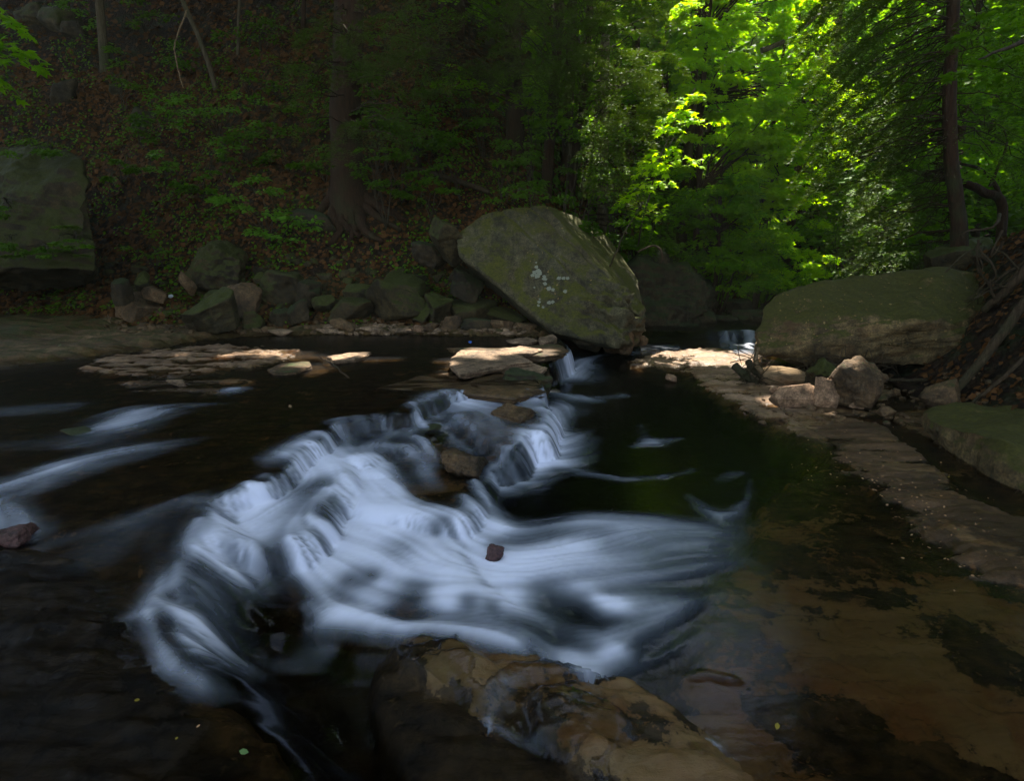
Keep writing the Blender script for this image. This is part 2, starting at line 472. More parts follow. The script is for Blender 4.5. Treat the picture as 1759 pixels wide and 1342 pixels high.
# dark recess in front of the slabs stays lower
# bare patches of bedrock rising out of the shelf water
overlay([(150, 622), (260, 602), (360, 594), (440, 594), (492, 604), (470, 618), (390, 628), (300, 640), (200, 636)], 0.32, None, 0.303, wb=0.25, tan=0.8, dry=1.0, jit=3.0)
overlay([(-800, 660), (0, 618), (60, 612), (150, 602), (260, 588), (330, 577), (380, 572), (500, 566), (700, 566), (930, 570), (960, 545), (-2600, 500)], 0.36, None, 0.385, wb=0.30, tan=0.45, dry=0.9, moss=0.6)
overlay([(-800, 620), (0, 580), (110, 566), (220, 552), (260, 545), (262, 520), (180, 490), (-800, 470)], 0.42, None, 0.46, wb=0.12, tan=0.3, dry=0.8, moss=0.8)
overlay([(200, 655), (320, 648), (420, 652), (380, 672), (300, 668)], 0.31, None, 0.30, wb=0.2, tan=0.4, dry=0.3, jit=3)
# bottom left bank: dark shelf with rounded rim
mound([(-900, 1000), (60, 945), (150, 960), (210, 1015), (250, 1060), (265, 1115), (330, 1190), (425, 1290), (455, 1342), (520, 1600), (-1200, 1600)], 0.29, 0.035, 0.5, tan=0.0)
# bottom centre mounds of tan bedrock
mound([(560, 1072), (640, 1088), (700, 1130), (760, 1190), (860, 1255), (960, 1300), (1010, 1342), (1060, 1500), (760, 1500), (690, 1342), (655, 1240), (640, 1150)], 0.0, 0.055, 0.2, tan=0.04)
mound([(640, 1090), (700, 1084), (780, 1092), (900, 1112), (1000, 1155), (1110, 1192), (1200, 1250), (1290, 1342), (1380, 1460), (1090, 1500), (960, 1330), (860, 1270), (760, 1200), (690, 1150)], 0.02, 0.045, 0.25, tan=0.62)
mound([(680, 1118), (725, 1102), (780, 1103), (840, 1130), (868, 1165), (845, 1203), (780, 1190), (715, 1172)], 0.06, 0.05, 0.12, tan=0.9)
mound([(885, 1215), (930, 1180), (1010, 1178), (1065, 1215), (1085, 1270), (1075, 1340), (1000, 1320), (920, 1275)], 0.055, 0.06, 0.15, tan=0.68)
# bare shelf on the right shore
overlay([(1098, 621), (1150, 606), (1215, 601), (1275, 604), (1330, 640), (1400, 690), (1444, 716), (1425, 738), (1372, 733), (1300, 700), (1225, 660), (1180, 632)], 0.01, None, 0.014, wb=0.35, tan=0.95, dry=1.0, jit=2.5)
overlay([(1400, 690), (1500, 715), (1640, 700), (2100, 720), (2300, 950), (1760, 930), (1700, 965), (1655, 925), (1600, 900), (1540, 830), (1470, 790), (1420, 735)], 0.0, None, 0.010, wb=0.40, tan=0.40, dry=0.75, jit=3.0)
overlay([(1450, 716), (1530, 735), (1600, 790), (1680, 860), (1800, 900), (1800, 880), (1600, 760), (1520, 716)], 0.0, None, -0.03, wb=0.08, tan=0.25, dry=0.0)
overlay([(1655, 880), (1759, 905), (1900, 960), (1850, 1010), (1730, 985), (1640, 930)], 0.0, None, 0.03, wb=0.15, tan=0.3, dry=0.4)
# pool under the ledge at right of the cascade stays deep; far stream lies one step higher behind its own small fall
FAR_Y = 10.7
_m = sstep(0, 0.12, (GY - (FAR_Y + 0.1 * fbm2(GX, GY, 1.2, 1.2, 6.6, 3))) ) * sstep(1.2, 1.9, GX)
Hw = Hw * (1 - _m) + 0.18 * _m
Hb = Hb * (1 - _m) + (0.06 + 0.05 * fbm2(GX, GY, 2, 2, 9.3, 3)) * _m

# relief: stepped bedding, pits, wear
def stair(v, n): 
    k = np.floor(v * n); f = v * n - k
    return (k + sstep(0.25, 0.75, f)) / n
rel = 0.035 * stair(strat, 5) + 0.010 * fine
grv = np.exp(-(fbm2(GX, GY * 1.6, 1.9, 1.9, 21.0, 4) / 0.035) ** 2) + 0.7 * np.exp(-(fbm2(GX + 0.6 * GY, GY, 3.4, 1.6, 31.0, 3) / 0.03) ** 2)
Hb = Hb + 0.018 * fbm2(GX, GY, 5, 5, 61.0, 4) * (TAN < 0.2) * (GY < 3) * (Hb > 0.0)
Hb = Hb - 0.016 * grv * sstep(0.4, 0.8, TAN) + 0.02 * fbm2(GX, GY, 4.5, 7, 23.0, 4) * sstep(0.4, 0.8, TAN)
rel2 = np.where(DRY > 0.3, np.where(GY > 8, 1.9, 1.3), 0.45 + 0.5 * TAN) * (1 - 0.65 * sstep(0.8, 1.6, GX))
Hb = Hb + sstep(0.8, 1.6, GX) * np.where(DRY > 0.3, 0.022, 0.006) * (fbm2(GX - 0.9 * GY, GY, 1.1, 3.4, 51.0, 5) + 0.3)
Hb = Hb + rel * rel2 * np.where(Hb > -0.15, 1.0, 0.6)
_sd = sdist(wpoly([(640, 1090), (700, 1084), (780, 1092), (900, 1112), (1000, 1155), (1110, 1192), (1200, 1250), (1290, 1342), (1380, 1460), (1090, 1500), (960, 1330), (860, 1270), (760, 1200), (690, 1150)], 0.04), GX, GY)
_film = sstep(-0.01, 0.03, _sd) * sstep(0.06, -0.10, fbm2(GX, GY, 3.2, 3.2, 41.0, 3) - 0.05)
Hw = np.where(_film > 0.05, np.maximum(Hw, Hb - 0.004 + 0.008 * _film), Hw)
und = fbm2(GX, GY, 1.2, 2.2, 7.7, 3)
Hw_still = Hw.copy()

def lookup(A, x, y):
    x = np.asarray(x, float); y = np.asarray(y, float)
    i = np.clip(np.searchsorted(XS, x) - 1, 0, len(XS) - 2); j = np.clip(np.searchsorted(YS, y) - 1, 0, len(YS) - 2)
    u = np.clip((x - XS[i]) / (XS[i + 1] - XS[i]), 0, 1); v = np.clip((y - YS[j]) / (YS[j + 1] - YS[j]), 0, 1)
    return (A[j, i] * (1 - u) + A[j, i + 1] * u) * (1 - v) + (A[j + 1, i] * (1 - u) + A[j + 1, i + 1] * u) * v

# hillside: everything outside the valley floor polygon rises
VALLEY = np.array([(-18, 10.6), (-9.5, 10.7), (-6.5, 9.9), (-4.6, 9.5), (-3, 9.6), (-1.2, 9.7), (0.3, 10.0), (1.7, 10.7), (2.9, 12.4), (4.6, 14.6), (9, 17.5), (20, 20), (24, 14), (10, 13.0), (7.4, 11.5),
                   (5.9, 9.9), (5.3, 8.6), (4.75, 7.2), (4.3, 5.6), (4.4, 4.0), (4.6, 1.0), (5, -8), (-18, -8)])
def hill_h(x, y):
    x = np.asarray(x, float); y = np.asarray(y, float)
    d = -sdist(VALLEY, x, y)
    right = sstep(3.0, 6.0, x) * sstep(15, 12, y)
    lo = 0.42 * (1 - right) + 1.15 * right
    dd = np.maximum(d, 0)
    h = lo * np.minimum(dd, 1.3) + (1.05 - 0.3 * sstep(2.0, 10.0, x)) * np.maximum(dd - 1.3, 0)
    h = np.minimum(h, 24 + 0.1 * h)
    h = h + sstep(0, 1.0, dd) * (0.22 * fbm2(x, y, 0.55, 0.55, 2.9, 4) + 0.07 * fbm2(x, y, 2.5, 2.5, 3.9, 3))
    base = 0.33 * (1 - sstep(2.0, 4.0, x)) + 0.05 * sstep(2.0, 4.0, x) 
    return np.where(d > -0.9, base + h - 0.55 * sstep(0.0, -0.9, d), base - 0.55)
def ground_h(x, y):
    g = np.maximum(lookup(Hb, x, y), lookup(Hw_still, x, y))
    return np.maximum(g, hill_h(x, y))
def hit(px, py, far=60.0):
    """first point of the ground seen at this photo pixel"""
    d = ray(px, py); s = np.geomspace(1.0, far, 420)
    P = np.array([0, 0, CAMZ])[None] + s[:, None] * d[None]
    g = ground_h(P[:, 0], P[:, 1])
    k = np.where(P[:, 2] < g)[0]
    if len(k) == 0: return P[-1]
    k = max(k[0], 1); a, b = P[k - 1], P[k]; ga, gb = a[2] - g[k - 1], b[2] - g[k]
    u = ga / (ga - gb + 1e-9)
    return a + (b - a) * u

# ------------------------------------------------------------------ flow: strokes traced over the water
STROKES = [
 # upper shelf
 ([(420, 690), (290, 700), (240, 712), (200, 735), (172, 752), (100, 775)], [6, 10, 22, 24, 14, 14], [0, .35, .75, .7, .3, .0]),
 ([(420, 740), (290, 762), (200, 782), (110, 808), (60, 828), (0, 840), (-80, 850)], [10, 18, 26, 26, 26, 30, 30], [0, .2, .42, .75, .7, .55, .4]),
 ([(110, 700), (40, 705), (-40, 712)], 14, .28), ([(260, 772), (100, 760), (0, 765), (-60, 770)], 24, .14),
 ([(412, 667), (398, 671), (386, 676)], [5, 9, 6], [.1, .6, .3]), ([(700, 645), (500, 660), (412, 667)], 8, .05),
 ([(-40, 870), (10, 893), (44, 918)], 34, .6), ([(480, 800), (400, 828), (250, 882), (100, 932), (0, 972), (-60, 995)], [10, 12, 12, 14, 14, 14], [0, .08, .15, .2, .3, .3]),
 ([(320, 870), (260, 900), (190, 950)], [30, 60, 60], [.1, .22, .2]), ([(600, 690), (400, 700), (250, 720)], 30, .03),
 ([(760, 640), (700, 660), (650, 690)], 20, .02), ([(560, 680), (480, 760), (420, 830)], 30, .03), ([(700, 670), (640, 705), (620, 730)], 20, .04),
 # first falls
 ([(497, 785), (520, 800), (540, 818)], 26, .75), ([(520, 768), (545, 785), (560, 808)], 24, .8), ([(545, 750), (568, 768), (580, 795)], 20, .7), ([(565, 733), (590, 750), (600, 775)], 18, .55),
 ([(583, 725), (605, 738), (612, 760)], 12, .5), ([(612, 720), (630, 733), (636, 750)], 12, .45), ([(645, 715), (660, 728), (666, 742)], 9, .35), ([(680, 712), (692, 724), (696, 738)], 8, .3),
 ([(708, 696), (720, 712), (730, 738)], 10, .65), ([(728, 690), (742, 700), (752, 720)], 12, .55), ([(748, 682), (762, 692), (775, 708)], 14, .6), ([(768, 678), (785, 690), (800, 705)], 14, .6),
 ([(340, 862), (360, 868), (380, 880)], 20, .4), ([(395, 852), (410, 860), (420, 872)], 16, .35), ([(428, 838), (445, 848), (456, 864)], 14, .6), ([(460, 820), (476, 833), (490, 850)], 12, .4),
 # terrace
 ([(700, 745), (620, 765), (560, 790), (510, 815)], [14, 18, 20, 22], [.35, .4, .6, .7]), ([(620, 800), (540, 820), (470, 850), (420, 875)], [20, 34, 34, 34], [.5, .6, .6, .6]),
 ([(600, 870), (520, 868), (450, 880), (390, 905), (340, 950)], [30, 44, 50, 50, 40], [.4, .5, .9, .85, .7]),
 ([(780, 718), (730, 728), (680, 745)], 14, .3), ([(640, 770), (580, 785)], 14, .45),
 # second falls
 ([(575, 798), (610, 800), (640, 825), (655, 865)], [14, 24, 30, 30], [.6, .8, .85, .7]), ([(618, 790), (650, 800), (680, 840), (690, 870)], [14, 26, 30, 30], [.7, .8, .7, .6]),
 ([(673, 767), (705, 780), (730, 815), (745, 840)], [12, 20, 24, 24], [.5, .7, .55, .4]), ([(714, 754), (735, 765), (750, 800)], [8, 12, 16], [.45, .55, .35]),
 ([(755, 733), (775, 745), (795, 775), (800, 790)], [12, 18, 20, 20], [.6, .7, .6, .4]), ([(790, 718), (808, 735), (820, 760)], [12, 16, 18], [.6, .6, .5]), ([(600, 815), (650, 850)], 40, .5),
 # third falls, left group curving into the basin
 ([(590, 825), (605, 850), (640, 890), (670, 920)], [20, 36, 50, 50], [.7, .8, .9, .9]), ([(565, 848), (590, 880), (630, 925), (670, 950)], [20, 40, 46, 50], [.75, .85, .9, .9]),
 ([(535, 895), (560, 920), (610, 965), (660, 985)], [20, 40, 46, 50], [.7, .85, .9, .9]), ([(503, 935), (530, 960), (570, 1000), (620, 1030)], [16, 34, 40, 40], [.7, .8, .7, .55]),
 ([(520, 985), (545, 1010), (570, 1045), (610, 1065)], [14, 30, 34, 34], [.65, .7, .6, .6]), ([(525, 1040), (550, 1060), (590, 1078), (640, 1090)], [10, 18, 24, 24], [.6, .5, .45, .5]),
 # left channel
 ([(500, 900), (430, 920), (370, 955), (310, 1005), (265, 1050)], [30, 46, 46, 44, 36], [.5, .6, .65, .7, .6]), ([(345, 900), (330, 940), (305, 985), (275, 1035)], [18, 24, 24, 24], [.5, .35, .25, .3]),
 ([(500, 960), (440, 985), (390, 1025), (340, 1080), (300, 1130)], [20, 30, 34, 36, 34], [.1, .35, .65, .75, .7]), ([(470, 1085), (400, 1105), (340, 1125), (290, 1150)], [24, 30, 34, 36], [.12, .35, .6, .75]),
 ([(255, 1060), (270, 1100), (300, 1150), (345, 1185), (380, 1200)], [20, 26, 44, 44, 40], [.5, .6, .8, .5, .2]), ([(560, 1120), (450, 1140), (360, 1165)], 24, .22), ([(360, 1190), (420, 1240), (520, 1300), (620, 1342)], 50, .10),
 ([(450, 930), (390, 980), (330, 1035), (275, 1085)], [40, 50, 46, 40], [.5, .6, .6, .6]), ([(560, 940), (640, 978), (740, 1010), (860, 1035)], [50, 60, 60, 50], [.7, .75, .75, .7]), ([(620, 870), (680, 930), (760, 960), (830, 985)], [40, 60, 60, 50], [.7, .8, .75, .7]),
 # right group
 ([(800, 690), (830, 705), (860, 740), (875, 770)], [14, 22, 26, 26], [.6, .6, .5, .4]), ([(790, 682), (840, 682), (890, 694), (925, 705)], [10, 14, 14, 16], [.6, .6, .6, .7]), ([(820, 700), (880, 712), (920, 735)], 12, .35),
 ([(925, 690), (945, 705), (958, 725), (950, 750)], [16, 28, 36, 26], [.7, .9, .9, .6]), ([(893, 745), (910, 758), (925, 780), (915, 800)], [14, 22, 26, 28], [.7, .8, .85, .7]),
 ([(878, 772), (893, 785), (905, 810), (895, 830)], [12, 20, 24, 30], [.7, .8, .8, .75]), ([(915, 795), (950, 775), (985, 755), (1010, 740)], [30, 32, 24, 14], [.75, .8, .5, .15]),
 ([(820, 772), (840, 790), (858, 815), (868, 838)], [14, 22, 26, 30], [.75, .8, .8, .75]), ([(868, 838), (900, 825), (930, 805), (980, 800)], [28, 28, 20, 12], [.8, .65, .35, .1]), ([(850, 755), (870, 775)], 16, .35),
 # fourth falls
 ([(815, 828), (830, 850), (845, 885), (858, 908)], [12, 24, 32, 30], [.7, .7, .7, .7]), ([(795, 855), (815, 880), (840, 915)], [16, 28, 34], [.6, .65, .7]), ([(773, 895), (800, 915), (830, 940), (850, 965)], [18, 36, 42, 40], [.75, .8, .8, .8]),
 ([(745, 935), (780, 955), (820, 985)], [20, 40, 44], [.8, .85, .85]),
 # basin and outflow
 ([(640, 905), (700, 885), (760, 888), (790, 905)], [40, 44, 40, 30], [.95, 1.0, .85, .7]), ([(620, 960), (700, 985), (790, 1000), (880, 985), (980, 955)], [50, 60, 66, 66, 60], [.85, .9, .95, .95, .75]),
 ([(700, 910), (720, 950), (770, 990)], [50, 60, 60], [.8, .8, .9]), ([(855, 915), (930, 905), (1020, 898), (1130, 900), (1230, 915)], [34, 30, 30, 36, 30], [.8, .6, .65, .45, .15]),
 ([(880, 980), (980, 955), (1080, 930), (1180, 930), (1270, 900)], [60, 60, 60, 60, 40], [.8, .7, .6, .4, .12]), ([(800, 1010), (900, 1020), (1000, 1010), (1100, 985), (1220, 960)], [56, 60, 60, 66, 50], [.85, .75, .65, .55, .2]),
 ([(1000, 1020), (1044, 1045), (1120, 1035), (1210, 1010)], [30, 30, 46, 46], [.6, .95, .5, .15]), ([(1030, 1042), (1060, 1048)], 22, .95), ([(640, 1070), (690, 1085), (750, 1082), (800, 1095), (880, 1115)], [24, 34, 34, 30, 24], [.75, .8, .7, .7, .6]),
 ([(740, 1020), (800, 1060), (870, 1090), (960, 1135), (1010, 1155)], [40, 44, 46, 40, 40], [.7, .65, .6, .6, .85]), ([(860, 1040), (960, 1085), (1040, 1110), (1120, 1080), (1180, 1040)], [40, 40, 46, 50, 40], [.5, .4, .55, .4, .1]),
 ([(980, 1140), (1020, 1148), (1060, 1130)], 36, .85), ([(560, 1075), (600, 1060), (650, 1045)], 30, .6), ([(1060, 1150), (1130, 1130), (1200, 1090)], 40, .25),
 # streaks on the pool
 ([(950, 796), (1000, 812), (1070, 824), (1140, 820)], [6, 9, 9, 7], [.15, .6, .5, .45]), ([(1140, 820), (1180, 812), (1190, 806)], 6, .25), ([(1090, 768), (1120, 760), (1170, 754)], [6, 12, 4], [.3, .65, .4]), ([(1100, 730), (1110, 750), (1120, 762)], 12, .2),
 ([(1180, 850), (1205, 872), (1235, 888), (1262, 882), (1283, 860), (1290, 820)], [8, 12, 15, 14, 10, 8], [.3, .55, .8, .6, .3, .1]), ([(950, 678), (985, 686), (1025, 690)], [10, 12, 6], [.6, .8, .5]), ([(1030, 684), (1072, 680)], 6, .35),
 ([(955, 612), (975, 624), (1005, 616), (1040, 608)], [12, 14, 7, 4], [.6, .8, .5, .2]), ([(1085, 607), (1125, 600), (1150, 596)], 6, .5), ([(1240, 825), (1270, 812)], 12, .2), ([(1000, 560), (1040, 575), (1100, 600)], 8, .0),
 ([(1200, 590), (1100, 640), (1040, 680), (1000, 720)], 30, .03), ([(1300, 700), (1220, 780), (1180, 850)], 60, .02), ([(1500, 1000), (1400, 1100), (1300, 1250)], 60, .02), ([(1400, 850), (1350, 950), (1300, 1050)], 60, .03),
 ([(1284, 574), (1287, 586), (1286, 600)], 13, .85), ([(1252, 588), (1264, 598), (1276, 606)], 8, .5),
 # bottom centre
 ([(905, 1160), (870, 1180), (845, 1205), (838, 1245)], [16, 22, 28, 24], [.15, .28, .42, .35]), ([(838, 1250), (880, 1268), (950, 1276)], [12, 9, 6], [.4, .3, .15]), ([(1200, 1255), (1225, 1275), (1255, 1300)], [16, 24, 16], [.4, .6, .2]),
 ([(1185, 1165), (1215, 1160), (1260, 1170)], 10, .28), ([(700, 1225), (760, 1245), (820, 1262)], [5, 8, 6], [.15, .3, .2]), ([(1050, 1180), (1150, 1240), (1250, 1342)], 16, .12), ([(1380, 1170), (1450, 1210)], 10, .08),
]
HOLES = [((710, 1032), 34, .62), ((805, 1045), 22, .55), ((845, 1050), 16, .45), ((940, 1035), 40, .5), ((1000, 1055), 34, .45), ((970, 1095), 40, .35), ((600, 1005), 26, .5), ((635, 1000), 18, .45), ((555, 885), 26, .3),
         ((745, 855), 26, .5), ((780, 862), 20, .5), ((765, 900), 20, .4), ((690, 945), 40, .25), ((800, 800), 36, .7), ((830, 790), 20, .4), ((880, 715), 26, .6), ((870, 755), 20, .5), ((908, 715), 14, .5), ((620, 755), 30, .5), ((700, 800), 18, .5), ((540, 840), 22, .3),
         ((1150, 990), 60, .12), ((850, 950), 20, .4), ((450, 1010), 40, .25), ((300, 960), 24, .25), ((480, 1050), 60, .6), ((1040, 930), 30, .15), ((900, 870), 50, .6), ((940, 885), 40, .45)]
LX0, LX1, LY0, LY1, LH = -7.6, 4.6, 0.95, 12.5, 0.015
lx = np.arange(LX0, LX1, LH); ly = np.arange(LY0, LY1, LH)
FX, FY = np.meshgrid(lx, ly)
foam = np.ones(FX.shape)
dirx = np.zeros(FX.shape); diry = np.zeros(FX.shape); wsum = np.zeros(FX.shape) + 1e-6
zs = lookup(Hw_still, FX, FY)
gy_, gx_ = np.gradient(zs, LH)
def surf(px, py): return hit(px, py)
for pts, w, I in STROKES:
    P = np.array([surf(*p) for p in pts])
    n = len(pts)
    w = np.full(n, float(w)) if np.isscalar(w) else np.array(w, float)
    I = np.full(n, float(I)) if np.isscalar(I) else np.array(I, float)
    pp = np.array(pts, float); tg = np.gradient(pp, axis=0); tg /= np.linalg.norm(tg, axis=1)[:, None] + 1e-9
    nr = np.stack([-tg[:, 1], tg[:, 0]], 1)
    ww_ = []
    for k in range(n):
        z = P[k][2]
        a = at(pp[k][0] + nr[k][0] * w[k] / 2, pp[k][1] + nr[k][1] * w[k] / 2, z); b = at(pp[k][0] - nr[k][0] * w[k] / 2, pp[k][1] - nr[k][1] * w[k] / 2, z)
        ww_.append(np.linalg.norm(a - b) / 2)
    ww_ = np.maximum(np.array(ww_), 0.02)
    mx = ww_.max() * 4 + 0.5
    i0, i1 = np.searchsorted(lx, [P[:, 0].min() - mx, P[:, 0].max() + mx]); j0, j1 = np.searchsorted(ly, [P[:, 1].min() - mx, P[:, 1].max() + mx])
    if i1 <= i0 or j1 <= j0: continue
    X = FX[j0:j1, i0:i1]; Y = FY[j0:j1, i0:i1]
    best = np.zeros(X.shape); bw = np.zeros(X.shape); bx = np.zeros(X.shape); by = np.zeros(X.shape)
    for k in range(n - 1):
        a, b = P[k][:2], P[k + 1][:2]; e = b - a; L = np.linalg.norm(e) + 1e-9
        t_ = np.clip(((X - a[0]) * e[0] + (Y - a[1]) * e[1]) / L ** 2, 0, 1)
        d = np.hypot(X - a[0] - e[0] * t_, Y - a[1] - e[1] * t_)
        ww2 = ww_[k] * (1 - t_) + ww_[k + 1] * t_; II = I[k] * (1 - t_) + I[k + 1] * t_
        g = np.exp(-(d / ww2) ** 2 * 0.75) * II * (0.8 if (w.max() < 17 and len(pts) > 2 and P[:, 2].mean() < 0.04) else 1.0)
        best = np.maximum(best, g)
        wd = np.exp(-(d / (ww2 * 1.3 + 0.05)) ** 2) + 0.02 * np.exp(-(d / 0.8) ** 2)
        bx += wd * e[0] / L; by += wd * e[1] / L; bw += wd
    if P[:, 2].mean() < 0.235: best = best * sstep(0.30, 0.262, zs[j0:j1, i0:i1])
    foam[j0:j1, i0:i1] *= (1 - np.clip(best * 0.86, 0, 0.97))
    dirx[j0:j1, i0:i1] += bx; diry[j0:j1, i0:i1] += by; wsum[j0:j1, i0:i1] += bw
foam = 1 - foam
for (px, py), w, s in HOLES:
    p = surf(px, py); q = surf(px + w, py); q2 = surf(px, py + w)
    rx = abs(q[0] - p[0]) + 0.01; ry = min(abs(q2[1] - p[1]) + 0.01, rx * 3)
    foam *= 1 - s * np.exp(-(((FX - p[0]) / rx) ** 2 + ((FY - p[1]) / ry) ** 2) * 1.4)
gm = np.hypot(gx_, gy_)
kg = 1.6 * sstep(0.15, 0.7, gm)
dirx = dirx + (-gx_ / (gm + 1e-6)) * kg * (wsum + 0.3); diry = diry + (-gy_ / (gm + 1e-6)) * kg * (wsum + 0.3)
dirx = dirx - 0.004; diry = diry - 0.006
sw = fbm2(FX, FY, 1.7, 1.7, 12.3, 2) * 0.9            # eddies bend the streak lines
cs, sn = np.cos(sw * 0.6), np.sin(sw * 0.6)
nm = np.hypot(dirx, diry) + 1e-9
dx, dy = (dirx * cs - diry * sn) / nm, (dirx * sn + diry * cs) / nm
def box(A, r):
    for ax in (0, 1):
        c = np.cumsum(np.pad(A, [(r + 1, r) if a == ax else (0, 0) for a in (0, 1)], mode='edge'), axis=ax)
        A = (np.take(c, range(2 * r + 1, c.shape[ax]), ax) - np.take(c, range(0, c.shape[ax] - 2 * r - 1), ax)) / (2 * r + 1)
    return A
def lic(noise, steps, h=1.0):
    ny, nx = noise.shape; acc = noise.copy(); tot = 1.0
    jj0, ii0 = np.meshgrid(np.arange(ny, dtype=np.float32), np.arange(nx, dtype=np.float32), indexing='ij')
    dx_, dy_ = dx.astype(np.float32), dy.astype(np.float32)
    for sgn in (1, -1):
        ii, jj = ii0.copy(), jj0.copy()
        for k in range(steps):
            a = np.clip(np.rint(ii), 0, nx - 1).astype(np.int32); b = np.clip(np.rint(jj), 0, ny - 1).astype(np.int32)
            ii += sgn * h * dx_[b, a]; jj += sgn * h * dy_[b, a]
            a = np.clip(np.rint(ii), 0, nx - 1).astype(np.int32); b = np.clip(np.rint(jj), 0, ny - 1).astype(np.int32)
            wgt = 1 - k / steps
            acc += wgt * noise[b, a]; tot += wgt
    acc /= tot
    return (acc - acc.mean()) / acc.std()
nz = RNG.normal(size=FX.shape).astype(np.float32)
licF = lic(nz, 26)
licC = lic(box(nz, 3) * 7, 44, 1.4)
licS = 0.38 * licF + 0.88 * licC
fall = sstep(0.25, 0.8, gm)
F = foam * (1 + (0.17 + 0.16 * fall) * licS * (1.2 - foam))
F = np.clip(F * 1.09 - 0.08 + 0.02 * foam * licF, 0, 1)
F = np.clip(F, 0, 1)
F = F * (1 - 0.40 * fall * sstep(0.6, -1.2, licF) * (1 - 0.4 * foam ** 3))
gap = box(nz, 6) * 13; gap = lic(gap, 50, 1.5)
F = F * (1 - (0.15 + 0.55 * fall) * sstep(-0.1, -1.3, gap) * (1 - 0.35 * foam ** 2))      # uneven chutes with thin places between
F = np.clip(F * (1 + 0.06 * sstep(0.5, 0.9, foam) * (1 - fall)), 0, 1)
def lfgrid(A):
    u = np.clip((GX - LX0) / LH, 0, len(lx) - 1.001); v = np.clip((GY - LY0) / LH, 0, len(ly) - 1.001)
    i = u.astype(int); j = v.astype(int); u -= i; v -= j
    r = (A[j, i] * (1 - u) + A[j, i + 1] * u) * (1 - v) + (A[j + 1, i] * (1 - u) + A[j + 1, i + 1] * u) * v
    return r * ((GX > LX0) & (GX < LX1) & (GY > LY0) & (GY < LY1))
FO = lfgrid(F); LS = lfgrid(licS); LF = lfgrid(licF)
thick = 0.008 + 0.022 * FO
Hw = Hw_still + 0.012 * und * sstep(0.0, 0.2, FO) + (0.0002 + 0.0032 * FO) * LS * sstep(14, 6, GY) + thick * sstep(0.02, 0.35, FO)
# where foam runs over the steps it hides the rock edge: keep the rock under it
Hb_vis = np.where(FO > 0.25, np.minimum(Hb, Hw - 0.012), Hb)
Hb = Hb * (1 - sstep(0.15, 0.5, FO)) + Hb_vis * sstep(0.15, 0.5, FO)

ny, nx = GX.shape
idx = np.arange(ny * nx).reshape(ny, nx)
QF = np.stack([idx[:-1, :-1], idx[:-1, 1:], idx[1:, 1:], idx[1:, :-1]], -1).reshape(-1, 4)
def compact(V, Fc, atts):
    used = np.zeros(len(V), bool); used[Fc.ravel()] = True
    mp = np.cumsum(used) - 1
    return V[used], mp[Fc], {k: v.ravel()[used] for k, v in atts.items()}
hillz = hill_h(GX, GY)
DRY = DRY * np.where(GX > 1, 0.45 + 0.55 * sstep(-0.25, 0.25, fbm2(GX - 0.7 * GY, GY, 1.3, 4.0, 71.0, 4)), 1.0)
keep = ((Hb > hillz - 0.25).ravel()[QF]).any(1)
V, Fc, at_ = compact(np.stack([GX, GY, Hb], -1).reshape(-1, 3), QF[keep], dict(tan=TAN, dry=DRY * sstep(0.0, 0.012, Hb - Hw_still), mossy=MOSSY, depth=np.clip(Hw - Hb, -0.1, 1)))
bed_me = mesh_from('stream_bed', V, Fc)
for k, v in at_.items(): attr(bed_me, k, v)

# bed material
t = NT('wet bedrock')
w = t.wpos()
n1 = t.tex(1.6, 8, 0.65, 0.6, vec=w); n2 = t.tex(7, 9, 0.7, 0.3, vec=w); n3 = t.tex(40, 6, 0.7, vec=w)
st = t.tex(1.0, 8, 0.7, 0.4, vec=w, stretch=(1.4, 9, 9))
wetdark = t.mix(t.ramp(n2, [(0.4, 0), (0.62, 1)]), (0.010, 0.0065, 0.0035), (0.048, 0.029, 0.012))
speck = t.ramp(t.tex(26, 4, 0.6, 0.8, vec=w), [(0.60, 0.0), (0.66, 1.0)])
wetdark = t.mix(t.math('MULTIPLY', speck, t.ramp(n1, [(0.45, 0), (0.6, 0.7)])), wetdark, (0.10, 0.062, 0.022))
wetdark = t.mix(1.0, wetdark, t.ramp(t.att('tan'), [(0.0, 0.26), (0.12, 1.0)]), 'MULTIPLY')      # darker where the tan value is low
wettan = t.mix(t.ramp(n1, [(0.4, 0), (0.6, 1)]), (0.15, 0.095, 0.040), (0.125, 0.056, 0.019))
wettan = t.mix(0.55, wettan, t.ramp(st, [(0.35, 0.45), (0.62, 1.2)]), 'MULTIPLY')
tanf = t.math('ADD', t.math('MULTIPLY', t.math('SUBTRACT', t.att('tan'), 0.5), 0.26), t.math('ADD', t.math('MULTIPLY', t.tex(2.3, 10, 0.68, 0.5, vec=w), 0.72), t.math('MULTIPLY', t.tex(17, 8, 0.7, 0.2, vec=w), 0.28)))
c = t.mix(t.ramp(tanf, [(0.494, 0), (0.508, 0.75), (0.55, 1)]), wetdark, wettan)
drytan = t.mix(t.ramp(st, [(0.38, 0), (0.62, 1)]), (0.13, 0.080, 0.046), (0.38, 0.24, 0.145))
drytan = t.mix(0.6, drytan, t.ramp(n3, [(0.35, 0.5), (0.65, 1.25)]), 'MULTIPLY')
drytan = t.mix(t.ramp(n2, [(0.5, 0), (0.63, 0.8)]), drytan, (0.065, 0.042, 0.022))
dry = t.att('dry')
drytan = t.mix(t.ramp(t.att('tan'), [(0.25, 0.0), (0.9, 1.0)]), t.mix(1.0, drytan, (0.36, 0.29, 0.20), 'MULTIPLY'), drytan)
c = t.mix(dry, c, drytan)
mc = t.mix(t.ramp(n3, [(0.35, 0), (0.65, 1)]), (0.02, 0.028, 0.006), (0.06, 0.07, 0.018))
mf = t.math('MULTIPLY', t.att('mossy'), t.ramp(n2, [(0.38, 0), (0.56, 1)]))
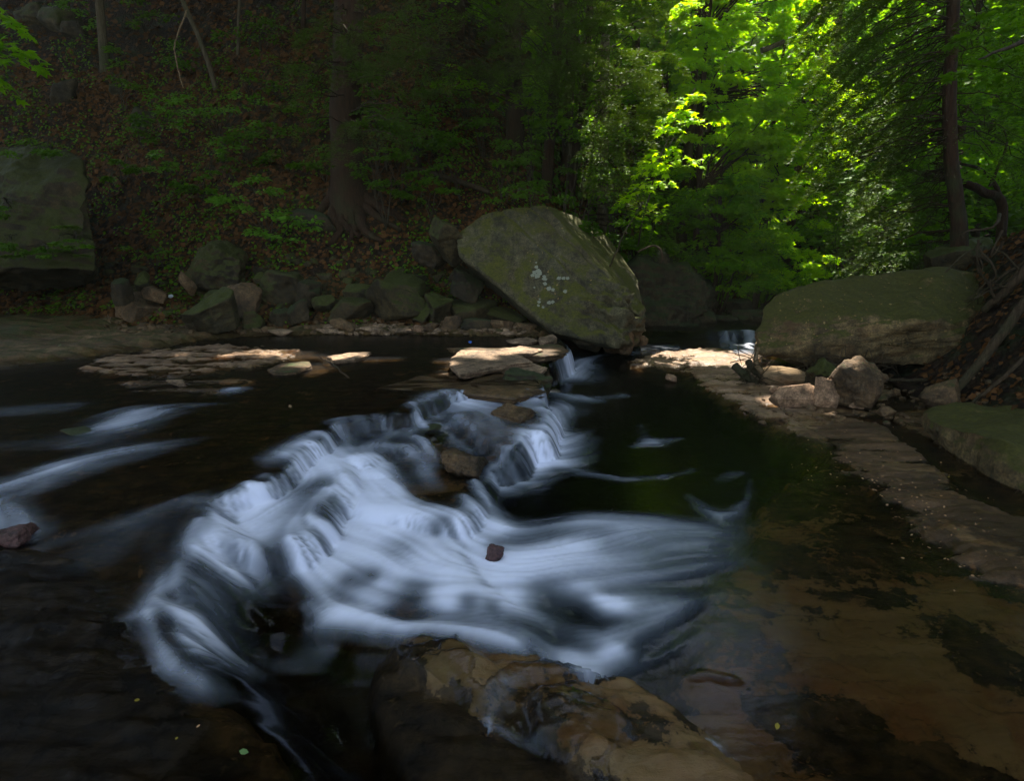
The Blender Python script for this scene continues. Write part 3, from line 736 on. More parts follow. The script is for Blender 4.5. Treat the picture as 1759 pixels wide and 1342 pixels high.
c = t.mix(mf, c, mc)
rg = t.math('ADD', 0.16, t.math('MULTIPLY', dry, 0.65), True)
h = t.math('ADD', t.math('MULTIPLY', n2, 0.8), t.math('ADD', t.math('MULTIPLY', n3, 0.3), t.math('MULTIPLY', st, 0.8)))
spc = t.math('MULTIPLY', t.ramp(t.att('depth'), [(0.0, 1.0), (0.01, 0.2)]), t.math('ADD', 0.08, t.math('MULTIPLY', t.att('tan'), 0.22)))
t.bsdf(c, rg, t.bump(h, 0.8, 0.02), spc)
bed = obj('stream_bed', bed_me, t.m); tag(bed, kind='structure')

# water
inw = (Hw > Hb - 0.004) & (Hw > hillz - 0.02) & (GY < 22)
k0 = inw.ravel()[QF].any(1)
V, Fc, at_ = compact(np.stack([GX, GY, Hw], -1).reshape(-1, 3), QF[k0], dict(foam=FO, depth=np.clip(Hw - Hb, 0, 1), streak=LS))
wat_me = mesh_from('stream_water', V, Fc)
for k, v in at_.items(): attr(wat_me, k, v)
t = NT('flowing water')
w = t.wpos()
fo = t.att('foam'); dp = t.att('depth')
tint = t.ramp(dp, [(0.0, (0.98, 0.97, 0.95)), (0.06, (0.80, 0.71, 0.56)), (0.30, (0.12, 0.085, 0.045))])
trn = t.n('ShaderNodeBsdfTransparent'); t.lk(tint, trn.inputs['Color'])
gl = t.n('ShaderNodeBsdfGlossy'); gl.inputs['Roughness'].default_value = 0.18; gl.inputs['Color'].default_value = (0.5, 0.52, 0.56, 1)
rip = t.tex(1.0, 4, 0.55, 0.6, vec=w, stretch=(5, 13, 5))
nb = t.bump(rip, 0.12, 0.02); t.lk(nb, gl.inputs['Normal'])
fr = t.n('ShaderNodeFresnel'); fr.inputs['IOR'].default_value = 1.33; t.lk(nb, fr.inputs['Normal'])
m1 = t.n('ShaderNodeMixShader'); t.lk(fr.outputs[0], m1.inputs[0]); t.lk(trn.outputs[0], m1.inputs[1]); t.lk(gl.outputs[0], m1.inputs[2])
fd = t.n('ShaderNodeBsdfPrincipled'); fd.inputs['Roughness'].default_value = 0.55
fd.inputs['Specular IOR Level'].default_value = 0.3
fcol = t.mix(t.ramp(fo, [(0.2, 0), (0.9, 1)]), (0.38, 0.45, 0.56), (0.80, 0.82, 1.0)); t.lk(fcol, fd.inputs['Base Color'])
m2 = t.n('ShaderNodeMixShader'); t.lk(t.ramp(fo, [(0.0, 0.0), (0.25, 0.12), (0.55, 0.42), (0.8, 0.74), (1.0, 0.97)]), m2.inputs[0]); t.lk(m1.outputs[0], m2.inputs[1]); t.lk(fd.outputs[0], m2.inputs[2])
t.lk(m2.outputs[0], t.out.inputs['Surface'])
wat = obj('stream_water', wat_me, t.m); tag(wat, kind='structure')

# hillside
hx = np.concatenate([np.arange(-26, -10, 0.3), np.arange(-10, 10, 0.085), np.arange(10, 34, 0.3)])
hy = np.concatenate([np.arange(-8, 3, 0.25), np.arange(3, 17, 0.085), np.geomspace(17, 75, 90)])
HX, HY = np.meshgrid(hx, hy)
HZ = hill_h(HX, HY)
HZ += np.where(HZ > 0.5, 0.05 * fbm2(HX, HY, 6, 6, 14.2, 3), 0)
hi = np.arange(HX.size).reshape(HX.shape)
HF = np.stack([hi[:-1, :-1], hi[:-1, 1:], hi[1:, 1:], hi[1:, :-1]], -1).reshape(-1, 4)
gb = lookup(Hb, HX, HY); inside = (HX > XS[0]) & (HX < XS[-1]) & (HY > YS[0]) & (HY < YS[-1])
kp = ((HZ > gb - 0.2) | ~inside).ravel()[HF].any(1)
V, Fc, _ = compact(np.stack([HX, HY, HZ], -1).reshape(-1, 3), HF[kp], {})
hill_me = mesh_from('hillside', V, Fc)
t = NT('leaf litter soil')
w = t.wpos()
v1 = t.n('ShaderNodeTexVoronoi'); v1.inputs['Scale'].default_value = 16; t.lk(w, v1.inputs['Vector'])
n1 = t.tex(1.3, 8, 0.65, 0.3, vec=w); n2 = t.tex(11, 8, 0.7, 0.5, vec=w)
sx = t.n('ShaderNodeSeparateColor'); t.lk(v1.outputs['Color'], sx.inputs[0])
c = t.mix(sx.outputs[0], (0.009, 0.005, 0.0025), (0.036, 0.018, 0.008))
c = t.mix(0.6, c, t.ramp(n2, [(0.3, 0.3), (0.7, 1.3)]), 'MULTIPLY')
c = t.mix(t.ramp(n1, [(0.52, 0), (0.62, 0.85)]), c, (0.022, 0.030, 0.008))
hh = t.math('ADD', t.math('MULTIPLY', v1.outputs['Distance'], 0.6), n2)
t.bsdf(c, 0.9, t.bump(hh, 1.0, 0.05), 0.2)
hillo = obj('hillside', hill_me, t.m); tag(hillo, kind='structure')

# far valley floor under everything, out to the horizon
g_me = mesh_from('forest_floor', [(-260, -260, -0.9), (260, -260, -0.9), (260, 260, -0.9), (-260, 260, -0.9)], [(0, 1, 2, 3)])
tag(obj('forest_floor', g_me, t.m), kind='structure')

# ------------------------------------------------------------------ rocks
_ico = {}
def ico(n):
    if n not in _ico:
        b = bmesh.new(); bmesh.ops.create_icosphere(b, subdivisions=n, radius=1.0)
        V = np.array([v.co[:] for v in b.verts]); F = np.array([[v.index for v in f.verts] for f in b.faces]); b.free()
        _ico[n] = (V / np.linalg.norm(V, axis=1)[:, None], F)
    return _ico[n]
def rock_shape(N, D, sub, power=26, scale=(1, 1, 1)):
    """surface of the body cut out by the planes N.x = D, edges worn round; N, D in real metres"""
    V, F = ico(sub)
    dirs = V * np.array(scale); dirs /= np.linalg.norm(dirs, axis=1)[:, None]
    q = np.maximum(dirs @ N.T, 0) / D
    r = (q ** power).sum(1) ** (-1.0 / power)
    return dirs * r[:, None], F
def vnormals(V, F):
    n = np.cross(V[F[:, 1]] - V[F[:, 0]], V[F[:, 2]] - V[F[:, 0]])
    N = np.zeros_like(V)
    for k in range(3): np.add.at(N, F[:, k], n)
    return N / (np.linalg.norm(N, axis=1)[:, None] + 1e-12)
def weather(V, F, amp, seed, strata=0.0, sf=6.0, tilt=(0, 0, 1), chip=0.0):
    N = vnormals(V, F)
    o = np.array([seed * 3.3, seed * 1.7, seed * 0.9])
    size = np.ptp(V, axis=0).max()
    d = amp * fbm(V * (2.2 / size) + o, 5, gain=0.52) + amp * 0.25 * fbm(V * (14 / size) + o, 3)
    if strata:
        tl = np.array(tilt, float); tl /= np.linalg.norm(tl)
        h = (V @ tl) * sf + 0.5 * fbm(V * (1.5 / size) + o, 2)
        s = fbm(np.stack([h, V[:, 0] * 0.6 / size + seed, V[:, 1] * 0.6 / size], 1), 4)
        side = 1 - np.abs(N @ tl)
        d = d + strata * (stair(s, 4)) * (0.2 + side)
    if chip:
        c = perlin(V * (5 / size) + o * 2)
        d = d - chip * np.maximum(c - 0.15, 0)
    return V + N * d[:, None]
def random_planes(size, rng, extra=7, boxy=0.85):
    n = [np.array(v, float) for v in ((1, 0, 0), (-1, 0, 0), (0, 1, 0), (0, -1, 0), (0, 0, 1), (0, 0, -1))]
    n = [v + rng.normal(0, 0.26, 3) for v in n] + [rng.normal(size=3) for _ in range(extra)]
    n = np.array(n); n /= np.linalg.norm(n, axis=1)[:, None]
    d = np.concatenate([rng.uniform(boxy - 0.12, boxy + 0.12, 6), rng.uniform(0.74, 1.0, extra)])
    h = np.array(size) / 2
    # planes in unit box space -> metric
    nm = n / h; L = np.linalg.norm(nm, axis=1)
    return nm / L[:, None], d / L
def rock(label, px, py, w, h, depth=None, mat='mossy', yaw=0.0, tilt=(0, 0), seed=1, sub=5, Y=None, sink=0.12, name='rock', cat='rock', group=None, power=26, amp=0.085,
         strata=0.02, extra=7, z=None, chip=0.06, boxy=0.85, pos=None, metric=None):
    """rock whose foot is seen at pixel (px,py), w x h photo pixels; depth in metres"""
    rng = np.random.default_rng(seed * 7919 + int(px) * 31 + int(py))
    if pos is None:
        p = hit(px, py) if (Y is None and z is None) else (atY(px, py, Y) if Y is not None else at(px, py, z))
    else: p = np.array(pos, float)
    s = m_per_px(p[1])
    W, H = (w * s, h * s) if metric is None else metric
    Dp = depth if depth is not None else 0.75 * W
    N, D = random_planes((W, Dp, H * (1 + sink)), rng, extra, boxy)
    if group == 'rocks along the left bank': H *= 0.84; D = D * 0.97
    V, F = rock_shape(N, D, sub, power, (W, Dp, H))
    V = weather(V, F, amp * min(W, H), seed + px * 0.013, strata * H * 0.9, 7 / max(H, 0.1), chip=chip * min(W, H) * 2)
    if group == 'rocks along the left bank': yaw += rng.uniform(-0.6, 0.6); tilt = (tilt[0] + rng.uniform(-0.2, 0.2), tilt[1] + rng.uniform(-0.25, 0.25))
    Rm = np.array((Matrix.Rotation(yaw, 3, 'Z') @ Matrix.Rotation(tilt[0], 3, 'X') @ Matrix.Rotation(tilt[1], 3, 'Y')))
    V = V @ Rm.T
    V[:, 2] -= V[:, 2].min() + H * sink
    o = obj(name, mesh_from(name, V, F), M[mat], loc=(p[0], p[1] + Dp * 0.35, p[2]))
    return tag(o, label, cat, group)
def hull_rock(name, label, cat, pts, mat, sub=7, power=40, amp=0.05, seed=1, strata=0.0, sf=5, stilt=(0, 0, 1), chip=0.0, group=None, post=None):
    pts = np.asarray(pts, float); c = pts.mean(0)
    b = bmesh.new(); vs = [b.verts.new(p - c) for p in pts]
    g = bmesh.ops.convex_hull(b, input=vs)
    bmesh.ops.recalc_face_normals(b, faces=b.faces)
    N, D = [], []
    for f in b.faces:
        if f.calc_area() < 1e-5: continue
        n = np.array(f.normal[:]); d = float(np.dot(n, f.verts[0].co[:]))
        if d < 0: n, d = -n, -d
        if any(np.dot(n, m) > 0.999 for m in N): continue
        N.append(n); D.append(max(d, 0.02))
    b.free()
    V, F = rock_shape(np.array(N), np.array(D), sub, power, np.ptp(pts, axis=0))
    V = weather(V, F, amp, seed, strata, sf, stilt, chip)
    if post is not None: V = post(V + c, F) - c
    o = obj(name, mesh_from(name, V, F), M[mat], loc=c)
    return tag(o, label, cat, group)

# --- the leaning grey boulder at the bend
def big_post(V, F):
    # eroded, layered toe at lower right
    P = atY(1075, 540, 8.9)
    d = np.linalg.norm((V - P) * np.array([1.1, 0.6, 1.15]), axis=1)
    k = sstep(0.85, 0.15, d)
    tl = np.array([0.25, 0.0, 0.97])
    hgt = (V @ tl)
    s = fbm(np.stack([hgt * 7.5, V[:, 0] * 1.3, V[:, 1] * 1.1], 1), 4)
    N = vnormals(V, F)
    V = V + N * ((0.26 * stair(s, 3) + 0.08 * fbm(V * 7, 3)) * k)[:, None]
    # long cracks running down the mossy back
    u = (V - atY(935, 352, 9.6)) @ np.array([0.72, 0.1, 0.68])
    cr = np.exp(-((u + 0.10 + 0.05 * perlin(V * 2.0)) / 0.012) ** 2) + np.exp(-((u + 0.42 + 0.07 * perlin(V * 1.6 + 5)) / 0.02) ** 2) * 0.8
    return V - N * (0.03 * cr)[:, None]
def on_plane(px, py, pl):
    d = ray(px, py); n, c = pl
    t_ = (c - n[2] * CAMZ) / float(n @ d)
    return np.array([0, 0, CAMZ]) + t_ * d
def plane_of(a, b, c):
    n = np.cross(b - a, c - a); n /= np.linalg.norm(n); return n, float(n @ a)
FRONT = plane_of(atY(790, 445, 9.7), atY(935, 352, 9.95), atY(1062, 585, 8.7))
TOPF = plane_of(atY(935, 352, 9.95), on_plane(1078, 512, FRONT), atY(1045, 402, 12.6))
BP = [on_plane(x, y, FRONT) for x, y in ((781, 402), (788, 440), (828, 368), (872, 357), (935, 350), (955, 572), (1062, 598), (1015, 455), (1078, 512))] + \
     [on_plane(x, y, TOPF) for x, y in ((1093, 470), (1042, 404), (985, 366))] + \
     [atY(1112, 545, 9.25), atY(1098, 590, 9.3), atY(880, 372, 12.2), atY(810, 470, 11.4), atY(950, 588, 11.4), atY(1095, 592, 10.8), atY(1040, 430, 13.2)]
big = hull_rock('boulder', 'huge grey-green leaning boulder with white lichen spots at the river bend', 'boulder', BP, 'boulder', 7, 150, 0.04, 3.1, 0.012, 5, (0.6, 0.1, 0.75), 0.03, post=big_post)
bt = BVHTree.FromPolygons([tuple(v.co) for v in big.data.vertices], [tuple(p.vertices) for p in big.data.polygons])
def on_surface(tree, o, px, py):
    d = Vector(ray(px, py)).normalized()
    r = tree.ray_cast(Vector((0, 0, CAMZ)) - o.location, d)
    return (np.array(r[0]) + np.array(o.location), np.array(r[1])) if r[0] is not None else (None, None)
def splat(name, tree, o, px, py, rpx, mat, seed):
    p, n = on_surface(tree, o, px, py)
    if p is None: return
    rng = np.random.default_rng(seed); r = rpx * m_per_px(p[1]); k = 14
    a = np.cross(n, [0, 0, 1.0]); a /= np.linalg.norm(a); b = np.cross(n, a)
    th = np.arange(k) * 2 * math.pi / k; rr = r * rng.uniform(0.72, 1.15, k)
    ring = p + (np.cos(th) * rr)[:, None] * a + (np.sin(th) * rr)[:, None] * b
    out = []
    for q in ring:
        h = tree.find_nearest(Vector(q - np.array(o.location)))
        out.append(np.array(h[0]) + np.array(h[1]) * 0.002)
    ring = np.array(out); c = p - np.array(o.location) + n * 0.007
    mid = (ring + c) / 2 + n * 0.006
    V = np.vstack([ring, mid, c]); F = []
    for i in range(k):
        j = (i + 1) % k
        F += [(i, j, k + j), (i, k + j, k + i), (k + i, k + j, 2 * k)]
    q = obj(name, mesh_from(name, V, F), M[mat], parent=o)
for i, (x, y, r) in enumerate([(921, 459, 3.5), (925, 466, 5), (918, 468, 4), (923, 474, 5.5), (915, 473, 3.5), (928, 470, 4), (935, 475, 3.5), (937, 480, 3), (933, 479, 2.6), (936, 487, 3.5), (943, 496, 4.2), (950, 498, 3.4), (960, 478, 4), (968, 478, 3.4), (975, 478, 3.2), (971, 501, 3.6),
                               (918, 494, 2), (926, 519, 3.2), (925, 525, 2.6), (943, 520, 3.6), (949, 519, 3.6), (933, 528, 2.6), (927, 514, 1.8), (921, 451, 2)]):
    splat('lichen_patch', bt, big, x, y, r, 'lichen', i)

# --- long boulder on the right shore
def right_post(V, F):
    N = vnormals(V, F)
    # scooped underside and a notched right end
    P = atY(1570, 600, 7.0); k = sstep(0.5, 0.1, np.linalg.norm((V - P) * np.array([1.0, 0.8, 2.0]), axis=1))
    V = V - N * (0.10 * k)[:, None]
    u = V[:, 2] + 0.22 * (V[:, 0] - 5.0)
    led = fbm(np.stack([V[:, 0] * 1.2, u * 3.0, V[:, 1]], 1), 3)
    return V + N * (0.035 * stair(led, 3))[:, None]
RP = [atY(1706, 520, 7.6), atY(1712, 575, 7.5), atY(1560, 545, 7.05), atY(1650, 600, 6.95), atY(1301, 560, 7.9), atY(1303, 605, 7.75), atY(1312, 528, 8.1), atY(1345, 508, 8.2), atY(1420, 497, 8.3), atY(1430, 625, 7.5), atY(1545, 632, 7.2), atY(1640, 627, 7.1), atY(1565, 482, 7.9), atY(1635, 454, 8.1),
      atY(1684, 462, 8.2), atY(1697, 510, 7.9), atY(1703, 560, 7.7), atY(1690, 600, 7.6), atY(1640, 560, 7.0), atY(1500, 590, 7.15), atY(1400, 570, 7.5), atY(1310, 590, 9.2), atY(1700, 600, 9.3), atY(1680, 480, 9.6), atY(1430, 490, 9.6), atY(1320, 540, 9.2)]
rb = hull_rock('boulder', 'long mossy brown boulder overhanging the right shore', 'boulder', RP, 'boulder_r', 7, 90, 0.10, 6.3, 0.05, 4, (-0.25, 0.1, 0.95), 0.05, post=right_post)
# --- smooth boulder at the right edge of the frame
NP = [atY(1572, 740, 4.9), atY(1580, 706, 5.1), atY(1620, 695, 5.3), atY(1759, 700, 5.2), atY(1950, 720, 5.0), at(1590, 775, -0.06), at(1680, 828, -0.06), at(1759, 872, -0.06), at(1950, 960, -0.06), atY(1590, 720, 6.2), atY(1900, 715, 6.3), atY(1900, 780, 6.2), atY(1600, 790, 5.8),
      atY(1700, 745, 4.1), atY(1850, 770, 3.7), at(1574, 745, 0.0)]
hull_rock('boulder', 'smooth dark green boulder cut by the right edge of the photo', 'boulder', NP, 'boulder_r', 7, 26, 0.10, 9.1, 0.0, 4, chip=0.05)
# --- mossy boulder at the left edge
LPn = [atY(-60, 255, 10.9), atY(60, 246, 11.0), atY(120, 250, 10.9), atY(148, 275, 10.6), atY(160, 380, 10.2), atY(182, 470, 9.9), atY(178, 488, 10.0), atY(60, 470, 9.7), atY(-60, 470, 9.7), atY(-160, 300, 11.0), atY(-160, 480, 10), atY(60, 330, 10.1), atY(-60, 495, 10.8), atY(150, 490, 10.9),
       atY(140, 300, 12.6), atY(-100, 300, 12.6), atY(160, 470, 12.2), atY(-100, 500, 12.2)]
lb = hull_rock('boulder', 'tall moss-covered boulder with dark undercut at the left edge', 'boulder', LPn, 'verymossy', 7, 24, 0.2, 12.7, 0.06, 3, (0.1, 0, 1), 0.2)
# --- dark rock wall behind the leaning boulder
DW = [atY(1085, 455, 12.0), atY(1130, 440, 12.4), atY(1200, 470, 12.8), atY(1222, 500, 12.6), atY(1215, 530, 12.2), atY(1190, 560, 12.0), atY(1090, 580, 11.4), atY(1150, 575, 11.6), atY(1090, 470, 14.5), atY(1220, 500, 14.5), atY(1100, 580, 14), atY(1210, 560, 14)]
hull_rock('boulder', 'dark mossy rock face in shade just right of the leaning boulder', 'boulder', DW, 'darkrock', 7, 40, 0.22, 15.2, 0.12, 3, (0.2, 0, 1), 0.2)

G1 = 'rocks along the left bank'
rock('blocky stone with thick green moss on top at the water edge of the left bank', 357, 578, 86, 64, 0.6, 'mossy', 0.1, (0.05, 0.03), 11, 6, sink=0.05, group=G1, power=30, amp=0.04, extra=5, boxy=0.93)
rock('flat angular brown stone left of the mossy block', 228, 550, 80, 34, 0.5, 'brownrock', -0.25, (0, 0.22), 12, 5, group=G1, power=40, extra=4)
rock('pointed grey slab leaning behind the right side of the mossy block', 420, 545, 62, 36, 0.35, 'brownrock', -0.5, (0.1, 0.42), 13, 5, group=G1, power=44, extra=3)
rock('large upright mossy rock up the bank behind the mossy block', 374, 505, 96, 92, 0.7, 'verymossy', 0.2, (-0.3, 0.15), 14, 6, group=G1, power=22, Y=10.6)
rock('wide dark mossy rock in shadow right of the upright mossy rock', 478, 525, 105, 64, 0.8, 'verymossy', 0.1, (0, 0.1), 15, 5, group=G1, Y=10.3)
rock('small rounded dark rock beside the wide dark mossy rock', 528, 532, 46, 50, 0.4, 'darkrock', 0.3, (0, 0), 16, 5, group=G1, Y=10.1)
rock('low bright green mossy rock in the middle of the left bank', 600, 556, 82, 38, 0.55, 'verymossy', -0.1, (0.1, 0.1), 17, 5, group=G1, boxy=0.95)
rock('broad pale-topped slab tilted above the square rocks', 692, 515, 84, 30, 0.6, 'mossy', -0.15, (0.15, 0.12), 18, 5, group=G1, power=44, Y=10.2, extra=4)
rock('long mossy rock under the broad pale-topped slab', 685, 550, 78, 42, 0.5, 'mossy', 0.15, (0, 0.2), 19, 5, group=G1, Y=9.75)
rock('squarish brown-green rock standing on end right of the long mossy rock', 752, 556, 52, 46, 0.4, 'mossy', 0.1, (0.25, 0.1), 20, 5, group=G1, power=40, extra=4)
rock('narrow wedge rock squeezed left of the squarish rock', 722, 556, 34, 42, 0.35, 'mossy', 0.5, (0, 0.5), 21, 4, group=G1)
rock('flat mossy rock running towards the leaning boulder', 805, 556, 100, 36, 0.6, 'verymossy', -0.2, (0, 0.1), 22, 5, group=G1)
rock('thin mossy slab at the foot of the leaning boulder', 866, 558, 76, 24, 0.45, 'verymossy', 0.1, (0, 0.12), 23, 5, group=G1)
rock('tall slab propped against the left side of the leaning boulder', 768, 452, 46, 72, 0.5, 'mossy', 0.3, (0, -0.45), 24, 5, group=G1, Y=9.9, power=44, extra=3)
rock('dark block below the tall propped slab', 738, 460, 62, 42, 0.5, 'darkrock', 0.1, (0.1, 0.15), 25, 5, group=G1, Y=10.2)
rock('upright narrow stone right of the tall mossy boulder', 205, 522, 34, 46, 0.3, 'darkrock', 0.2, (0, 0.1), 26, 4, group=G1, Y=9.7)
rock('thin pale stone leaning in the dead leaves', 320, 505, 20, 40, 0.25, 'brownrock', 0.2, (0, -0.5), 27, 4, group=G1, Y=10.2)
rock('low dark stone half buried behind the mossy block', 372, 520, 50, 20, 0.35, 'mossy', 0, (0, 0.1), 28, 4, group=G1, Y=10.0)
rock('small squared stone right of the mossy block', 432, 566, 36, 30, 0.3, 'mossy', 0.4, (0, 0.2), 29, 4, group=G1)
rock('small dark wedge stone on the gravel', 478, 564, 32, 34, 0.28, 'darkrock', 0.2, (0, 0.3), 30, 4, group=G1)
rock('dark mossy stone between the gravel and the wide dark rock', 508, 560, 46, 34, 0.35, 'darkrock', 0.1, (0, 0), 31, 4, group=G1)
rock('grey slanted stone at the gravel edge near the low green rock', 590, 572, 52, 18, 0.3, 'brownrock', 0.1, (0, 0.2), 32, 4, group=G1)
rock('dark stone behind the low green mossy rock', 620, 522, 60, 32, 0.45, 'mossy', 0, (0, 0.1), 33, 4, group=G1, Y=10.2)
rock('small stone wedged above the low green mossy rock', 655, 530, 30, 22, 0.3, 'mossy', 0.4, (0, 0.1), 34, 4, group=G1, Y=10.0)
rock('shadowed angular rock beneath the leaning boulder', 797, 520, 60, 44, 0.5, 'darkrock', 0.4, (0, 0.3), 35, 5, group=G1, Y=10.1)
rock('block seen in the gap under the propped slab', 790, 490, 36, 34, 0.4, 'darkrock', 0.1, (0, 0.1), 36, 4, group=G1, Y=10.3)
rock('low rock beside the dead branch on the left bank', 556, 535, 40, 30, 0.35, 'mossy', 0.1, (0, 0.1), 37, 4, group=G1, Y=10.0)
rock('brown stone at the top of the gravel by the white scraps', 262, 520, 44, 26, 0.3, 'brownrock', 0.2, (0, 0.2), 38, 4, group=G1, Y=10.1)
rock('mossy knob above the white scraps', 240, 500, 26, 26, 0.3, 'mossy', 0.2, (0, 0), 39, 4, group=G1, Y=10.4)
rock('dark undercut block in the water below the toe of the leaning boulder', 1010, 606, 60, 40, 0.5, 'darkrock', 0.1, (0, 0), 40, 5, group=G1, Y=9.0)
rock('squat brown block right under the eroded toe of the leaning boulder', 1068, 608, 50, 46, 0.5, 'brownrock', 0.3, (0, 0.1), 41, 5, group=G1, Y=9.0, chip=0.15, strata=0.05)
rock('reddish stone at the waterline right of the leaning boulder', 1104, 596, 26, 18, 0.25, 'brownrock', 0.3, (0, 0.1), 42, 4, group=G1, Y=9.6)
# stones along the far water line
G2 = 'flat stones at the far water line'
for i, (x, y, w_, h_, m_, lb_) in enumerate([
    (640, 574, 34, 10, 'slab', 'pale flat pebble at the left end of the far water line'), (690, 575, 30, 9, 'slab', 'thin pale stone below the square rocks on the far water line'),
    (722, 572, 28, 12, 'tanrock', 'tan flat stone below the wedge rock on the far water line'), (742, 570, 22, 16, 'brownrock', 'whitish stone next to the round brown stone on the water line'),
    (778, 570, 36, 26, 'brownrock', 'round brown stone standing on the far water line'), (820, 566, 50, 18, 'darkrock', 'low dark stone on the water line under the flat mossy rock'),
    (858, 566, 40, 12, 'brownrock', 'thin brown stone near the foot of the leaning boulder'), (906, 566, 38, 10, 'brownrock', 'last flat stone before the toe of the leaning boulder'),
    (560, 574, 44, 9, 'slab', 'pale sliver of stone on the gravel beach'), (480, 577, 44, 8, 'slab', 'pale sliver of stone right of the mossy block')]):
    rock(lb_, x, y, w_, h_, 0.22, m_, 0.1 * (i % 3 - 1), (0, 0.06), 50 + i, 4, group=G2, boxy=0.9)

G3 = 'far stones by the upper stream'
for i, (x, y, w_, h_, Y_, lb_) in enumerate([
    (1215, 562, 40, 26, 12.2, 'dark stone at the far waterline right of the shaded rock face'), (1252, 560, 44, 16, 12.6, 'flat grey stone near the far end of the stream'),
    (1285, 558, 50, 26, 12.8, 'slanting slab half hidden behind the long right boulder'), (1180, 575, 36, 20, 11.6, 'low dark stone at the foot of the shaded rock face'),
    (1270, 535, 60, 24, 13.6, 'dim mossy block on the far shore beyond the flat grey stone')]):
    rock(lb_, x, y, w_, h_, 0.5, 'darkrock', 0.2 * i, (0, 0.1), 70 + i, 4, Y=Y_, group=G3)

# bare slabs lying in mid stream
def slab(label, pix, z, th, mat='slab', tilt=None, group=None, seed=1, name='stone_slab'):
    """layered flagstone from its traced top outline at height z"""
    P = np.array([at(p[0], p[1], z) for p in pix]); c = P.mean(0)
    Q = P[:, :2] - c[:2]
    rng = np.random.default_rng(seed)
    ths = np.linspace(0, 2 * math.pi, 160, endpoint=False)
    ang = np.arctan2(Q[:, 1], Q[:, 0])
    d = np.stack([np.cos(ths), np.sin(ths)], 1)
    rad = np.full(160, 1e9)
    for a, b in zip(Q, np.roll(Q, -1, 0)):
        e = b - a; den = d[:, 0] * e[1] - d[:, 1] * e[0]
        with np.errstate(divide='ignore', invalid='ignore'):
            t_ = (a[0] * e[1] - a[1] * e[0]) / den; s_ = (a[0] * d[:, 1] - a[1] * d[:, 0]) / den
        ok = (t_ > 0) & (s_ >= 0) & (s_ <= 1); rad = np.where(ok, np.minimum(rad, t_), rad)
    rad = np.where(rad > 1e8, 0.1, rad)
    rad *= 1 + 0.05 * fbm(np.stack([d[:, 0] * 3 + seed, d[:, 1] * 3, ths * 0], 1), 4)
    nl = 14; rings = []
    fr = [0.0, 0.25, 0.5, 0.75, 0.92, 0.985]
    for f_ in fr[1:]:
        xy = d * (rad * f_)[:, None]
        zz = 0.010 * fbm(np.stack([xy[:, 0] * 6 + seed, xy[:, 1] * 9, xy[:, 0] * 0], 1), 4) - (0.008 if f_ > 0.98 else 0)
        rings.append(np.column_stack([xy, zz]))
    for k in range(1, nl + 1):
        zz = -th * k / nl
        lay = perlin(np.stack([np.full(160, zz * 55 + seed), d[:, 0] * 1.2, d[:, 1] * 1.2], 1))
        f_ = 1 + 0.10 * stair(lay, 3) - 0.10 * (k / nl) ** 2
        rings.append(np.column_stack([d * (rad * f_)[:, None], np.full(160, zz - 0.004)]))
    V = np.vstack([[[0, 0, 0]]] + rings); nr = len(rings)
    F = [(0, 1 + i, 1 + (i + 1) % 160, 1 + (i + 1) % 160) for i in range(160)]
    F = [(0, 1 + i, 1 + (i + 1) % 160) for i in range(160)]
    for r in range(nr - 1):
        a = 1 + r * 160
        for i in range(160):
            j = (i + 1) % 160
            F += [(a + i, a + 160 + i, a + 160 + j), (a + i, a + 160 + j, a + j)]
    o = obj(name, mesh_from(name, V, np.array(F), True), M[mat], loc=c)
    if tilt: o.rotation_euler = tilt
    return tag(o, label, 'stone slab', group)
G4 = 'bare slabs lying across mid stream'
slab('dark broken ledge under the pale slabs at the head of the cascade', [(640, 668), (720, 645), (860, 628), (925, 640), (935, 668), (880, 680), (780, 672), (700, 672)], 0.30, 0.16, 'wetrock', group=G4, seed=2)
slab('largest pale sunlit slab with a pointed right end', [(790, 602), (850, 603), (900, 612), (912, 620), (880, 624), (830, 632), (790, 640), (770, 622)], 0.40, 0.07, 'slab', (0.02, 0.0, 0), G4, 3)
slab('wide brown slab just behind the largest pale slab', [(770, 597), (860, 597), (960, 590), (975, 600), (960, 606), (925, 613), (880, 604), (800, 601)], 0.38, 0.10, 'brownrock', None, G4, 4)
slab('thin pale slab on top of the wide brown slab', [(848, 600), (900, 594), (935, 600), (915, 606), (870, 606)], 0.41, 0.05, 'slab', None, G4, 5)
slab('small dark-sided slab near the toe of the leaning boulder', [(925, 580), (950, 574), (957, 579), (950, 584), (928, 586)], 0.42, 0.08, 'slab', None, G4, 6)
slab('low pale strip of rock left of the small dark-sided slab', [(868, 584), (905, 579), (925, 584), (915, 588), (880, 588)], 0.335, 0.04, 'slab', None, G4, 7)
slab('grey tilted slab in front of the largest pale slab', [(855, 634), (905, 622), (940, 630), (925, 638), (880, 640)], 0.34, 0.06, 'slab', (0.05, 0.05, 0), G4, 8)
slab('brown slab lowest in the stack above the cascade', [(818, 656), (850, 644), (900, 642), (912, 650), (880, 664), (835, 668)], 0.27, 0.09, 'brownrock', None, G4, 9)
slab('long pale slab alone in the shelf water', [(560, 612), (600, 606), (640, 604), (628, 610), (610, 617), (575, 619)], 0.34, 0.05, 'slab', None, G4, 10)
slab('brown slab at the left end of the group of bare slabs', [(460, 634), (480, 624), (530, 620), (536, 628), (510, 638), (470, 640)], 0.335, 0.06, 'brownrock', None, G4, 11)
rock('dark layered block holding up the slabs at the head of the cascade', 905, 700, 90, 60, 0.5, 'darkrock', 0.1, (0, 0.05), 90, 5, z=0.02, power=40, strata=0.05, name='rock')

